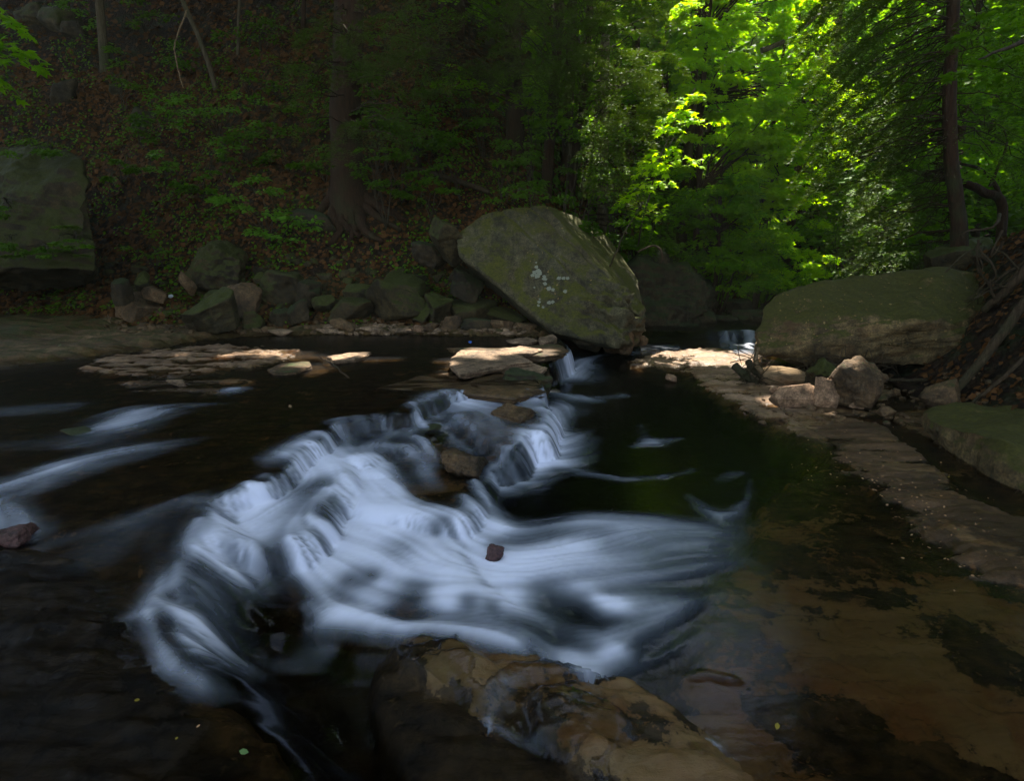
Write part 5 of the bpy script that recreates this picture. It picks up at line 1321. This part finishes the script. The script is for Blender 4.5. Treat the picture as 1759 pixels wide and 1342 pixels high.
BUSHL = ['dim bush right of the massive trunk below its hanging boughs', 'wide dim bush on the slope halfway between the massive trunk and the hemlocks', 'bush directly above the fallen branch with the hanging twig', 'broad green bush left of the dim thick hemlock trunk',
 'small bush touching the right side of the massive trunk', 'lighter green bush high on the slope left of the dim thick hemlock', 'bush growing around the foot of the dim thick hemlock trunk', 'dark bush right above the right end of the fallen branch', 'bush between the dim thick hemlock and the leaning boulder top',
 'lighter bush seen between the dim thick hemlock and the straight one', 'lighter bush seen behind the three slim hemlock trunks', 'low bush just behind the peak of the leaning boulder', 'bush behind the near maple sapling top', 'low dark bush at the feet of the slim hemlock trunks', 'bush filling the space left of the near maple sapling',
 'bush at the foot of the near maple sapling', 'bush on the bank left of the deep green tree', 'small dark bush above the pale crooked branch', 'dark bush over the shaded rock face', 'leafy bush hanging over the far end of the stream', 'dark bush just under the fallen branch with the hanging twig', 'small bush over the roots of the massive trunk',
 'bright bush below the yellow-green maple', 'dark bush at the waterline under the yellow-green maple', 'bright green bush hanging beside the left end of the long right boulder', 'dark bush between the yellow-green maple and the bushy shrub']
k = 40
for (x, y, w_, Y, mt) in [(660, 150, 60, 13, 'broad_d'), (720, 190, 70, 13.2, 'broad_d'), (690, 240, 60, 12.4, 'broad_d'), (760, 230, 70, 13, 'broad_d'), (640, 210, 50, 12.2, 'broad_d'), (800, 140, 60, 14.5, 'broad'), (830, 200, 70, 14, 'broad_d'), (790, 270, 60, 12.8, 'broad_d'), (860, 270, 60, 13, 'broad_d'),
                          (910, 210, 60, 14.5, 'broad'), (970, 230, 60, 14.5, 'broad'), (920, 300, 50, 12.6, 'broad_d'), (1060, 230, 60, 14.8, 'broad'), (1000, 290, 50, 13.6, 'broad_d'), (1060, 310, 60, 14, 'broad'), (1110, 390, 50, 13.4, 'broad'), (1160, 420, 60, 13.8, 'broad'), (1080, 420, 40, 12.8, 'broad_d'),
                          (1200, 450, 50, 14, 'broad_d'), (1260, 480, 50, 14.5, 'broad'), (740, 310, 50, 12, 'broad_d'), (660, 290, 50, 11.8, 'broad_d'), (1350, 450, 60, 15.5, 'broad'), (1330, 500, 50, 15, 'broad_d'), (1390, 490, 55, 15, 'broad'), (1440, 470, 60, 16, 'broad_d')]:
    rr_ = np.random.default_rng(k)
    sp = [(x + rr_.normal(0, w_ * .5), y + rr_.normal(0, w_ * .3) - 10, w_ * 0.55) for _ in range(5)]
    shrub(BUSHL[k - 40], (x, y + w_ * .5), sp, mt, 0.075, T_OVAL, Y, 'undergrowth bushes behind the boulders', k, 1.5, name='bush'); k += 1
for i, (x, y, w_, Y, mt, lb_) in enumerate([(1490, 430, 46, 12.5, 'broad_d', 'bushy shrub behind the long right boulder'), (1550, 410, 46, 12.0, 'broad_d', 'dark green shrub just left of the right hemlock trunk base'), (1600, 420, 34, 11.4, 'broad', 'bright green bush beside the right hemlock trunk base'),
                                         (1470, 380, 50, 14, 'broad_d', 'soft shrub higher up behind the bushy shrub')]):
    rr_ = np.random.default_rng(80 + i)
    shrub(lb_, (x, y + 40), [(x + rr_.normal(0, 28), y + rr_.normal(0, 22), w_ * 0.6) for _ in range(6)], mt, 0.07, T_OVAL, Y, 'shrubs behind the long right boulder', 80 + i, 1.3)

MORE = [(450, 60, 60, 'broad_d', 'broad dim bush high on the slope right of the leaning thin trunk'), (520, 120, 60, 'broad_d', 'bush on the slope touching the left edge of the massive trunk'), (540, 200, 60, 'broad_d', 'bush halfway down beside the left side of the massive trunk'),
 (430, 250, 60, 'broad_d', 'bush below the largest layered shrub'), (560, 290, 50, 'broad_d', 'low bush just left of the roots of the massive trunk'), (300, 90, 55, 'broad_d', 'bush between the two thin trunks of the left slope'), (250, 30, 50, 'broad_d', 'bush at the top edge left of the vine'),
 (660, 60, 60, 'broad_d', 'bush high right of the massive trunk'), (740, 60, 60, 'broad_d', 'bush near the top edge among dark slim trunks'), (820, 40, 60, 'broad', 'bush at the top edge left of the dim thick hemlock'), (690, 330, 40, 'broad_d', 'small bush left of the hanging broken twig'),
 (350, 330, 34, 'broad_d', 'small bush in the litter left of the wide spreading shrub'), (210, 300, 34, 'broad_d', 'small plant right of the tall mossy boulder'), (240, 230, 40, 'broad_d', 'leafy plant above right of the tall mossy boulder')]
for i, (x, y, w_, mt, lb_) in enumerate(MORE):
    rr_ = np.random.default_rng(200 + i)
    shrub(lb_, (x, y + w_ * .5), [(x + rr_.normal(0, w_ * .5), y + rr_.normal(0, w_ * .3) - 10, w_ * 0.5) for _ in range(5)], mt, 0.075, T_OVAL, seed=200 + i, dens=1.3, group='bushes on the dark slope', name='bush')
for i, (x, y, w_, lb_) in enumerate([(20, 425, 30, 'plants hanging over the undercut at the far left of the mossy boulder'), (75, 440, 30, 'plants hanging over the undercut in the middle of the mossy boulder'), (130, 415, 24, 'plants on the right shoulder of the mossy boulder'), (20, 360, 26, 'small ferny plants on the face of the mossy boulder'), (90, 262, 34, 'tufts on the top right of the mossy boulder')]):
    rr_ = np.random.default_rng(300 + i)
    shrub(lb_, (x, y), [(x + rr_.normal(0, w_ * .6), y + rr_.normal(0, w_ * .25), w_ * 0.55) for _ in range(4)], 'broad_d', 0.05, T_OVAL, rooted=10.2 if y > 300 else 10.9, seed=300 + i, group='plants on the mossy boulder', name='plant')
for i, (x, y, w_, h_, lb_) in enumerate([(95, 60, 60, 36, 'dark rock ledge high in the top left corner'), (120, 70, 44, 24, 'small dark ledge right of the top left ledge'), (50, 45, 50, 30, 'mossy rock near the top left edge'), (240, 230, 34, 40, 'dark mossy stone jutting from the left slope'), (200, 165, 30, 22, 'stone at the foot of the thin grey trunk'),
    (105, 180, 40, 26, 'half-buried stone in the litter left of the thin trunk'), (740, 100, 46, 18, 'thin layered ledge on the dark slope right of the massive trunk'), (745, 122, 50, 16, 'second layered ledge just below the first on the dark slope'), (890, 285, 26, 12, 'flat stone on the slope under the dim thick hemlock'), (530, 400, 80, 26, 'flat layered rock left of the roots of the massive trunk')]):
    rock(lb_, x, y, w_, h_, 0.5, 'darkrock' if i % 2 else 'mossy', 0.2 * (i % 3 - 1), (0, 0.15), 400 + i, 4, group='stones on the dark slope', strata=0.05)
# --- ferns on the mossy boulder
def fern(label, px, py, Y, size, seed, nf=7):
    r_ = np.random.default_rng(seed); base = atY(px, py, Y); t_ = thing('fern', label, 'fern', base, 'ferns on the mossy boulder')
    for i in range(nf):
        a = r_.uniform(0, 6.28) if i > 3 else -1.57 + r_.normal(0, 0.7); L = size * r_.uniform(0.7, 1.1); h = np.array([math.cos(a), math.sin(a), 0]); q_ = np.array([-h[1], h[0], 0])
        s = np.linspace(0.1, 1, 16); P = h * (s * L)[:, None]; P[:, 2] += L * (0.55 * s - 0.75 * s ** 2)
        P2 = np.vstack([P, P]); sd = np.repeat([1, -1], 16); N_ = np.tile([0, 0, 1.0], (32, 1)) + r_.normal(0, .15, (32, 3)); T_ = q_[None] * sd[:, None] + h * 0.35
        V, F = leaves(P2, unit(N_), T_, np.tile(L * 0.30 * np.sin(np.clip(s * 3.1 + 0.1, 0, 3.1)) + 0.01, 2), T_NEEDLE if False else T_OVAL)
        obj('frond', mesh_from('frond', V, F, False), M['fern'], t_)
fern('largest fern on the face of the tall mossy boulder', 122, 392, 9.95, 0.34, 1)
fern('fern near the undercut of the tall mossy boulder', 108, 432, 9.85, 0.26, 2)
fern('fern at the lower right corner of the tall mossy boulder', 140, 440, 9.8, 0.22, 3)
fern('fern low at the far left edge of the mossy boulder', 20, 442, 9.6, 0.24, 4)
fern('fern sprouting from the left of the mossy boulder above the undercut', 60, 436, 9.7, 0.2, 5)
shrub('moss cushion plants and leaves draped on top of the mossy boulder', (60, 250), [(30, 240, 40), (70, 235, 36), (95, 245, 30), (10, 260, 36)], 'broad_d', 0.05, rooted=11.0, seed=30, group=None)

# --- leaf litter, ground cover
def litter(name, n, box_, size, mat, seed, mask=None, tpl=T_QUAD, lift=0.012):
    r_ = np.random.default_rng(seed)
    x = r_.uniform(box_[0], box_[1], n); y = r_.uniform(box_[2], box_[3], n)
    kk = -sdist(VALLEY, x, y) > 0.05
    if mask is not None: kk &= fbm2(x, y, 0.9, 0.9, mask, 3) > 0.08
    x, y = x[kk], y[kk]; z = hill_h(x, y) ; e = 0.05
    N_ = unit(np.stack([-(hill_h(x + e, y) - z) / e, -(hill_h(x, y + e) - z) / e, np.ones(len(x))], 1)); N_ = unit(N_ + r_.normal(0, 0.35, N_.shape))
    V, F = leaves(np.stack([x, y, z + lift + 0.02], 1), N_, r_.normal(size=(len(x), 3)), size * r_.uniform(0.6, 1.3, len(x)), tpl)
    return tag(obj(name, mesh_from(name, V, F, False), M[mat]), kind='stuff')
litter('leaf_litter', 52000, (-15, 3, 9.4, 17), 0.085, 'litter', 1)
litter('leaf_litter', 22000, (-24, 3, 16, 26), 0.13, 'litter', 11)
litter('leaf_litter', 9000, (3.4, 9, 3, 12), 0.07, 'litter', 2)
litter('leaf_litter', 16000, (-10, 20, 12, 26), 0.14, 'litter', 3)
litter('ground_cover', 15000, (-12, 4, 9.4, 16), 0.05, 'broad_d', 4, 5.5, T_OVAL, 0.05)

litter('ground_cover', 60000, (0.5, 34, 14.5, 48), 0.24, 'broad_d', 21, None, T_QUAD, 0.12)
litter('ground_cover', 26000, (-14, 3, 10.5, 18), 0.07, 'broad_d', 22, 7.7, T_OVAL, 0.08)
# --- far forest on the slopes
k = 0
rf = np.random.default_rng(99)
spots = []
while len(spots) < 74:
    Y = rf.uniform(16.5, 44); X = rf.uniform(-0.12, 0.95) * Y
    if Y < 18 and 0.27 * Y < X < 0.60 * Y: continue
    if all((X - a) ** 2 + (Y - b) ** 2 > (1.5 + Y * 0.035) ** 2 for a, b in spots): spots.append((X, Y))
def far_label(X, Y, dk):
    px = 879.5 + FPX * X / Y
    side = 'behind the hemlocks in the middle' if px < 1120 else 'behind the bright maples' if px < 1440 else 'behind the right hemlock' if px < 1660 else 'beyond the right bank'
    row = 'nearer' if Y < 24 else 'mid-distance' if Y < 33 else 'farthest'
    return '%s %s forest tree %s' % (row, 'dark' if dk else 'light green', side), 'forest trees ' + side
for i, (X, Y) in enumerate(spots):
    z = float(hill_h(X, Y)); H = rf.uniform(6, 11); r = rf.uniform(1.5, 2.6); cr = Buf(); dk = rf.random() < 0.4
    ns = 32; limbs = []
    for j in range(ns):
        u = rf.uniform(0.08, 1.0); a = rf.uniform(0, 6.28); rad = r * math.sin(math.pi * min(0.96, u * 0.75 + 0.22)) * rf.uniform(0.4, 1)
        c = np.array([X + rad * math.cos(a), Y + rad * math.sin(a), z + u * H])
        hd = np.array([math.cos(a), math.sin(a), 0.0])
        cr.add(*spray(rf, c, hd, rf.uniform(.7, 1.2), 62, 0.19 + 0.003 * Y, T_QUAD, 0.35, 1.4, layer=0.12))
        if j % 4 == 0: limbs.append((limb_to(rf, (X, Y, c[2] - 0.6), c, 5), [0.035, 0.01]))
    fl_, fg_ = far_label(X, Y, dk)
    tree('forest_tree', fl_, (X, Y, z), [(X, Y, z - 0.3), (X + 0.1, Y, z + H * .5), (X, Y, z + H)], [0.16, 0.1, 0.04], cr, ('bark', ('broad', 'broad_d')[dk]), fg_, limbs, sides=7)
# loose leaf cards above the frame, with no trees under them
# added unseen to block sun and sky, with gaps cut for chosen sun patches
mp = []
for y in range(-60, 460, 40):
    for x, k_ in ((env(y, LB), 2.2), ((env(y, LB) + env(y, RB_)) / 2, 2.5), (env(y, RB_), 1.5)):
        p = atY(x, y, 14.3); mp.append((p[0] - hs[0] * p[2], p[1] - hs[1] * p[2], k_))
for (x, y) in [(1195, 160), (1150, 222), (1120, 290), (1100, 320)]:
    p = atY(x, y, 10.9); mp.append((p[0] - hs[0] * p[2], p[1] - hs[1] * p[2], 0.4))
mp = np.array(mp)
rc = np.random.default_rng(5)
n = 80000
cx = rc.uniform(-22, 24, n); cy = rc.uniform(-16, 27, n); cz = rc.uniform(11.0, 15.5, n) + 0.9 * hill_h(cx, cy).clip(0, 14)
n2 = 95000                          # second leaf layer, added to stop stray sun on the stream
ex = rc.uniform(-24, 15, n2); ey = rc.uniform(-0.2, 19, n2); ok_ = ~((ex > 2) & (ey > 11.5)); ex, ey = ex[ok_], ey[ok_]; n2 = len(ex); ez = rc.uniform(11.5, 16.0, n2)
ez = ez + 0.9 * hill_h(ex + hs[0] * 13, ey + hs[1] * 13).clip(0, 12)
cx = np.concatenate([cx, ex + hs[0] * ez]); cy = np.concatenate([cy, ey + hs[1] * ez]); cz = np.concatenate([cz, ez]); n += n2
gxp = cx - hs[0] * cz; gyp = cy - hs[1] * cz
keep = np.ones(n, bool)
# hole left in the leaf cards so skylight reaches the stream
op = ((cx + 1.0) / 7.0) ** 2 + ((cy + 1.0) / 9.0) ** 2 + 0.35 * fbm2(cx, cy, 0.45, 0.45, 3.3, 3) < 1
prot = (gxp > -24) & (gxp < 15) & (gyp > 0.2) & (gyp < 19 - 7.5 * (gxp > 2))
keep &= ~(op & ~prot)
for (a, b, c_, d_) in TG:
    keep &= ((gxp - a) / (c_ * 1.1 + 0.2)) ** 2 + ((gyp - b) / (d_ * 1.1 + 0.2)) ** 2 > 1
for (a, b, c_) in mp:
    keep &= ((gxp - a) ** 2 + (gyp - b) ** 2 > c_ ** 2) | ((gxp > 5.0) & (gyp < 9.2))
far_thin = (cy > 17) & (gyp > 11) & (cx > 4) & ((cx < 0.5 * cy) | (fbm2(cx, cy, 0.4, 0.4, 19.9, 2) > 0.15))
keep &= ~far_thin
P = np.stack([cx, cy, cz], 1)[keep]
N_ = unit(np.stack([rc.normal(0, .35, len(P)), rc.normal(0, .35, len(P)), np.ones(len(P))], 1))
V, F = leaves(P, N_, rc.normal(size=(len(P), 3)), rc.uniform(0.32, 0.5, len(P)), T_QUAD)
scatter('sun_blocking_leaves', V, F, 'broad_d')

# ------------------------------------------------------------------ wood on the banks
def stick(name, label, pts, r, mat='deadwood', cat='branch', group=None, n=18, jit=0.012, sides=8, wob=0.12, seed=1, twigs=()):
    P = curve(pts, n, jit, seed)
    V, F = tube(P, r, sides, wob); base = P[0]
    if not twigs:
        return tag(obj(name, mesh_from(name, V - base, F), M[mat], loc=base), label, cat, group)
    t_ = thing(name, label, cat, base, group)
    obj('stem', mesh_from('stem', V - base, F), M[mat], t_)
    for (tp, tr_) in twigs:
        V, F = tube(curve(tp, 10, jit * .6, seed + 3), tr_, 5, 0.08); obj('twig', mesh_from('twig', V - base, F), M[mat], t_)
    return t_
# driftwood log
t_ = thing('driftwood_log', 'short pale weathered driftwood log lying against the long right boulder', 'log', atY(1307, 655, 7.0))
base = np.array(t_.location)
P = curve([atY(1307, 646, 7.1), atY(1335, 648, 7.05), atY(1365, 652, 7.0), atY(1388, 656, 6.95)], 22, 0.008, 3)
V, F = tube(P, [0.10, 0.135, 0.14, 0.125, 0.10], 18, 0.18); obj('log_body', mesh_from('log_body', V - base, F), M['drift'], t_)
V, F = tube(curve([atY(1309, 640, 7.05), atY(1299, 625, 7.05), atY(1299, 608, 7.08), atY(1303, 598, 7.1)], 12), [0.035, 0.03, 0.012], 8, .1); obj('limb_stub', mesh_from('limb_stub', V - base, F), M['drift'], t_)
for i, (a, b, r_, lb_) in enumerate([((1262, 628), (1302, 660), .05, 'dark drift stick on the flat rock left of the log'), ((1285, 622), (1312, 650), .045, 'short drift stick behind the left end of the log'), ((1282, 640), (1300, 655), .03, 'stubby drift stick among the debris by the log')]):
    stick('drift_stick', lb_, [atY(*a, 7.3), atY((a[0] + b[0]) / 2, (a[1] + b[1]) / 2 + 2, 7.15), atY(*b, 7.05)], [r_, r_ * .8], 'deadwood', 'stick', 'drift sticks by the log', seed=i)
b = Buf(); rd = np.random.default_rng(61)
for i in range(190):
    x = rd.choice([rd.uniform(1270, 1320), rd.uniform(1385, 1450), rd.uniform(1440, 1540)], p=[.35, .45, .2]); y = rd.uniform(612, 665) if x < 1440 else rd.uniform(618, 632)
    c = atY(x, y, rd.uniform(6.9, 7.5)); d = unit(rd.normal(size=3) * [1, .5, .6]) * rd.uniform(0.08, 0.25)
    b.add(*tube([c - d, c + rd.normal(0, .02, 3), c + d], [0.006, 0.003], 4))
tag(obj('drift_twigs', b.mesh('drift_twigs'), M['deadwood']), kind='stuff')
# branches at right
stick('branch', 'thick slanting grey branch standing at the lower right shore', px_path([(1608, 698, 5.9), (1660, 650, 5.9), (1710, 590, 5.9), (1759, 520, 5.9), (1820, 440, 6.0)]), [0.040, 0.045, 0.05], seed=2, twigs=[(px_path([(1690, 655, 5.9), (1730, 658, 5.9), (1775, 650, 5.9)]), [.025, .02])])
stick('branch', 'forked dead branch leaning over the right end of the long boulder', px_path([(1690, 532, 7.0), (1715, 512, 6.9), (1740, 488, 6.8), (1790, 430, 6.7)]), [0.035, 0.05, 0.055], seed=3,
      twigs=[(px_path([(1712, 515, 6.9), (1703, 500, 6.9), (1701, 482, 6.9)]), [.02, .008]), (px_path([(1740, 488, 6.8), (1720, 492, 6.8), (1700, 480, 6.8)]), [.015, .006]), (px_path([(1755, 470, 6.8), (1730, 440, 6.8), (1705, 425, 6.9)]), [.012, .005])])
stick('branch', 'curved dead branch running down behind the thick slanting branch', px_path([(1712, 530, 7.3), (1730, 570, 7.0), (1745, 605, 6.8), (1752, 640, 6.6), (1735, 700, 6.4)]), [0.035, 0.04, 0.03], seed=4)
stick('pole', 'long dead pole lying in the dark gap under the long boulder', px_path([(1520, 652, 6.9), (1600, 654, 6.8), (1650, 645, 6.7), (1692, 634, 6.6), (1740, 622, 6.5)]), [0.018, 0.028, 0.035], seed=5, cat='pole')
stick('stick', 'thin pale stick leaning beside the smooth right boulder', px_path([(1650, 706, 5.6), (1700, 668, 5.5), (1765, 610, 5.5)]), [0.014, 0.02], seed=6, cat='stick')
stick('root', 'dead upright root hanging under the right end of the boulder', px_path([(1684, 590, 7.0), (1686, 615, 6.9), (1683, 645, 6.9)]), [0.04, 0.02, 0.006], seed=7, cat='root')
stick('stick', 'thin stick lying on the green rock behind the driftwood log', px_path([(1424, 621, 7.0), (1445, 630, 6.9), (1462, 634, 6.85)]), [0.014, 0.010], seed=8, cat='stick')
# root mass of the right bank
rd = np.random.default_rng(77)
t_ = thing('root_mass', 'tangle of exposed roots spilling down the earth bank at the right edge', 'roots', atY(1720, 420, 8.2)); base = np.array(t_.location)
for i in range(24):
    x, y = rd.uniform(1660, 1790), rd.uniform(370, 520); Y = rd.uniform(7.4, 8.2)
    a = hit(x, y); a = a if a[1] < 9.5 else atY(x, y, Y); a = a + [0, -0.08, 0.04]
    d = np.array([rd.normal(0, 0.35), -0.1, -abs(rd.normal(0.25, 0.2))])
    V, F = tube(curve([a, a + d * .5 + rd.normal(0, .08, 3), a + d + rd.normal(0, .06, 3), a + d * 1.4], 12, .02, i), [rd.uniform(.010, .026), .005], 6, .1)
    obj('root', mesh_from('root', V - base, F), M['deadwood'], t_)
# roots under the massive trunk
t_ = thing('root_mass', 'thick roots gripping the rock below the massive hemlock trunk', 'roots', atY(600, 350, 11.0)); base = np.array(t_.location)
for i, pts in enumerate([[(600, 315), (620, 345), (650, 375), (690, 400)], [(590, 320), (600, 360), (610, 395), (600, 425)], [(585, 322), (565, 350), (540, 375), (520, 388)], [(605, 330), (640, 352), (680, 372), (700, 385)], [(595, 335), (575, 370), (585, 400), (565, 425)], [(610, 345), (622, 385), (640, 410), (660, 420)], [(600, 350), (590, 385), (620, 410)]]):
    P = []
    for (x, y) in pts:
        h_ = hit(x, y); P.append(h_ + [0, -0.05, 0.04])
    V, F = tube(curve(P, 22, .03, i), [0.14, 0.08, 0.04], 9, .2); obj('root', mesh_from('root', V - base, F), M['bark'], t_)
# fallen pole with hanging twig on the slope
P = [hit(700, 296) + [0, -0.1, .1], hit(750, 310) + [0, -.1, .12], hit(800, 327) + [0, -.1, .12], hit(842, 340) + [0, -.05, .1]]
Yh = P[0][1]
stick('fallen_branch', 'fallen pale branch with a hanging broken twig on the dark slope', P, [0.03, 0.05, 0.05], 'deadwood', seed=9, twigs=[([P[0], atY(716, 310, Yh - .1), atY(722, 335, Yh - .1), atY(720, 362, Yh - .1)], [.018, .010]), ([P[0], atY(735, 315, Yh - .1), atY(740, 330, Yh - .1)], [.014, .008])])
stick('stick', 'thin dead stick lying among the stones of the left bank', [hit(605, 525) + [0, 0, .1], hit(640, 517) + [0, 0, .12], hit(662, 512) + [0, 0, .1]], [.015, .01], cat='stick', seed=10)
stick('stick', 'thin stick poking out of the shelf water', [at(548, 612, .33), at(575, 628, .36), at(598, 650, .31)], [.007, .010], cat='stick', seed=11)
stick('stick', 'dark wet stick leaning beside the slabs above the cascade', [atY(925, 642, 6.2), atY(928, 665, 6.0), atY(930, 685, 5.9)], [.006, .008], 'twig', 'stick', seed=12)
stick('fallen_branch', 'pale crooked branch lying in front of the shaded rock face', px_path([(1095, 432, 11.2), (1120, 422, 11.2), (1132, 426, 11.1), (1138, 440, 11.1), (1136, 452, 11.1)]), [.015, .022, .02], 'deadwood', seed=13)
stick('root', 'dry root on the ledge at the left edge of the photo', [at(-20, 522, .47), at(30, 516, .5), at(50, 512, .5), at(62, 518, .47)], [.03, .03, .015], 'deadwood', 'root', seed=14)
stick('vine', 'thin looping vine hanging on the upper left slope', [atY(320, 16, 11), atY(305, 60, 10.9), atY(300, 80, 10.9), atY(305, 115, 10.8), atY(315, 150, 10.7)], [.012, .008], 'drift', 'vine', seed=15)

# ------------------------------------------------------------------ fallen leaves and scraps
def single_leaf(label, px, py, z, size, mat, seed, tpl=T_OVAL, cat='leaf'):
    r_ = np.random.default_rng(seed); p = at(px, py, z)
    size = size * 0.45
    V, F = leaves(np.zeros((1, 3)), unit(np.array([[r_.normal(0, .2), r_.normal(0, .2), 1.0]])), np.array([[math.cos(seed * 2.1), math.sin(seed * 2.1), 0]]), size, tpl)
    o = obj('fallen_leaf', mesh_from('fallen_leaf', V, F, False), M[mat], loc=p + [0, 0, 0.02]); tag(o, label, cat)
for i, (x, y, z, s, m_, lb_) in enumerate([(237, 1217, .325, .045, 'yellow', 'yellow-green leaf floating on the dark bottom left shelf'), (345, 1257, .325, .022, 'peachleaf', 'tiny pale leaf on the bottom left rim'), (412, 1303, .325, .05, 'greenleaf', 'narrow green leaf at the foot of the bottom left rim'),
                                        (305, 1283, .325, .025, 'yellow', 'small olive leaf on the wet shelf near the rim'), (1335, 1251, -.01, .055, 'yellow', 'green leaf under shallow water at lower right'), (400, 480 + 67, .5, .09, 'greenleaf', 'pale green leaf resting on the mossy block'),
                                        (198, 572, .49, .11, 'greenleaf', 'green leaf lying on the left ledge'), (106, 594, .42, .13, 'greenleaf', 'larger green leaf at the front of the left ledge'), (80, 577, .49, .09, 'greenleaf', 'small green leaf in the middle of the left ledge'), (245, 569, .42, .09, 'greenleaf', 'green leaf at the right end of the left ledge'),
                                        (502, 584, .36, .12, 'greenleaf', 'pale leaf on the calm water below the gravel'), (417, 627, .36, .09, 'greenleaf', 'small green leaf on the bare tan rock'), (500, 705, .31, .09, 'drift', 'brown leaf drifting on the dark shelf water'), (1645, 915, .05, .03, 'greenleaf', 'green leaf on the wet rock by the right edge'),
                                        (1627, 825, .05, .035, 'yellow', 'yellow leaf on the shore rock below the smooth boulder'), (1552, 726, .05, .08, 'greenleaf', 'green leaf by the puddle on the right shore')]):
    single_leaf(lb_, x, y, z, s, m_, i + 1)
for (bo, cnt, sx_, sy_) in ((rb, 150, (1320, 1700), (475, 600)), (big, 60, (900, 1100), (350, 520))):
    tr_ = BVHTree.FromPolygons([tuple(v.co) for v in bo.data.vertices], [tuple(p.vertices) for p in bo.data.polygons]); r_ = np.random.default_rng(cnt); PP, NN = [], []
    for _ in range(cnt * 3):
        p, n_ = on_surface(tr_, bo, r_.uniform(*sx_), r_.uniform(*sy_))
        if p is not None and n_[2] > 0.25 and len(PP) < cnt: PP.append(p + n_ * 0.006); NN.append(n_)
    if PP:
        V, F = leaves(np.array(PP), unit(np.array(NN) + r_.normal(0, .2, (len(PP), 3))), r_.normal(size=(len(PP), 3)), r_.uniform(.012, .04, len(PP)), T_OVAL)
        tag(obj('leaf_scraps', mesh_from('leaf_scraps', V, F, False), M['litter_p']), kind='stuff')
rl = np.random.default_rng(8)
Pp = []
for _ in range(150):
    x, y = rl.normal(1600, 60), 0
    y = 860 + (x - 1560) * 0.55 + rl.normal(0, 45); Pp.append(hit(x, y))
for _ in range(60): Pp.append(hit(rl.uniform(1350, 1560), rl.uniform(740, 860)))
Pp = np.array(Pp) + [0, 0, .012]
V, F = leaves(Pp, unit(np.column_stack([rl.normal(0, .3, (len(Pp), 2)), np.ones(len(Pp))])), rl.normal(size=(len(Pp), 3)), rl.uniform(.008, .022, len(Pp)), T_OVAL)
tag(obj('leaf_scraps', mesh_from('leaf_scraps', V, F, False), M['peachleaf']), kind='stuff')
for (x, y, m_, lb_) in [(245, 519, 'white', 'small white scrap of litter above the flat brown stone'), (295, 518, 'white', 'white scrap of litter further right in the dead leaves'), (808, 599, 'blue', 'tiny blue scrap on the largest pale slab')]:
    p = hit(x, y) + [0, -.02, .09]; V0, F0 = ico(2); r_ = np.random.default_rng(x)
    V = V0 * ([.045, .03, .03] if m_ == 'white' else [.02, .012, .016]) * (1 + .6 * perlin(V0 * 1.8 + x))[:, None]
    tag(obj('scrap', mesh_from('scrap', V, F0, False), M[m_], loc=p), lb_, 'litter')

# labels of look-alike forest trees: told apart by their order from left to right
byl = {}
for o in scene.objects:
    if o.parent is None and str(o.get('group', '')).startswith('forest trees '): byl.setdefault(o['label'], []).append(o)
ORD = ['leftmost', 'second from left', 'third from left', 'fourth from left', 'fifth from left', 'sixth from left', 'seventh from left', 'eighth from left', 'ninth from left', 'tenth from left']
for l_, os_ in byl.items():
    if len(os_) > 1:
        os_.sort(key=lambda o: o.location.x / o.location.y)
        for k_, o in enumerate(os_): o['label'] = ORD[min(k_, 9)] + ' of the ' + l_.replace('forest tree', 'forest trees')

# faint humid air in the gorge
hz_ = mesh_from('haze', [(-60, -20, -1.9), (60, -20, -1.9), (60, 78, -1.9), (-60, 78, -1.9), (-60, -20, 52), (60, -20, 52), (60, 78, 52), (-60, 78, 52)],
                [(0, 3, 2, 1), (4, 5, 6, 7), (0, 1, 5, 4), (1, 2, 6, 5), (2, 3, 7, 6), (3, 0, 4, 7)], False)
hm = bpy.data.materials.new('gorge air'); hm.use_nodes = True; hm.node_tree.nodes.clear()
ho = hm.node_tree.nodes.new('ShaderNodeOutputMaterial'); hv = hm.node_tree.nodes.new('ShaderNodeVolumePrincipled')
hv.inputs['Color'].default_value = (0.90, 0.95, 0.62, 1); hv.inputs['Density'].default_value = 0.0013; hv.inputs['Anisotropy'].default_value = 0.3
hm.node_tree.links.new(hv.outputs[0], ho.inputs['Volume'])
tag(obj('haze', hz_, hm), kind='stuff')
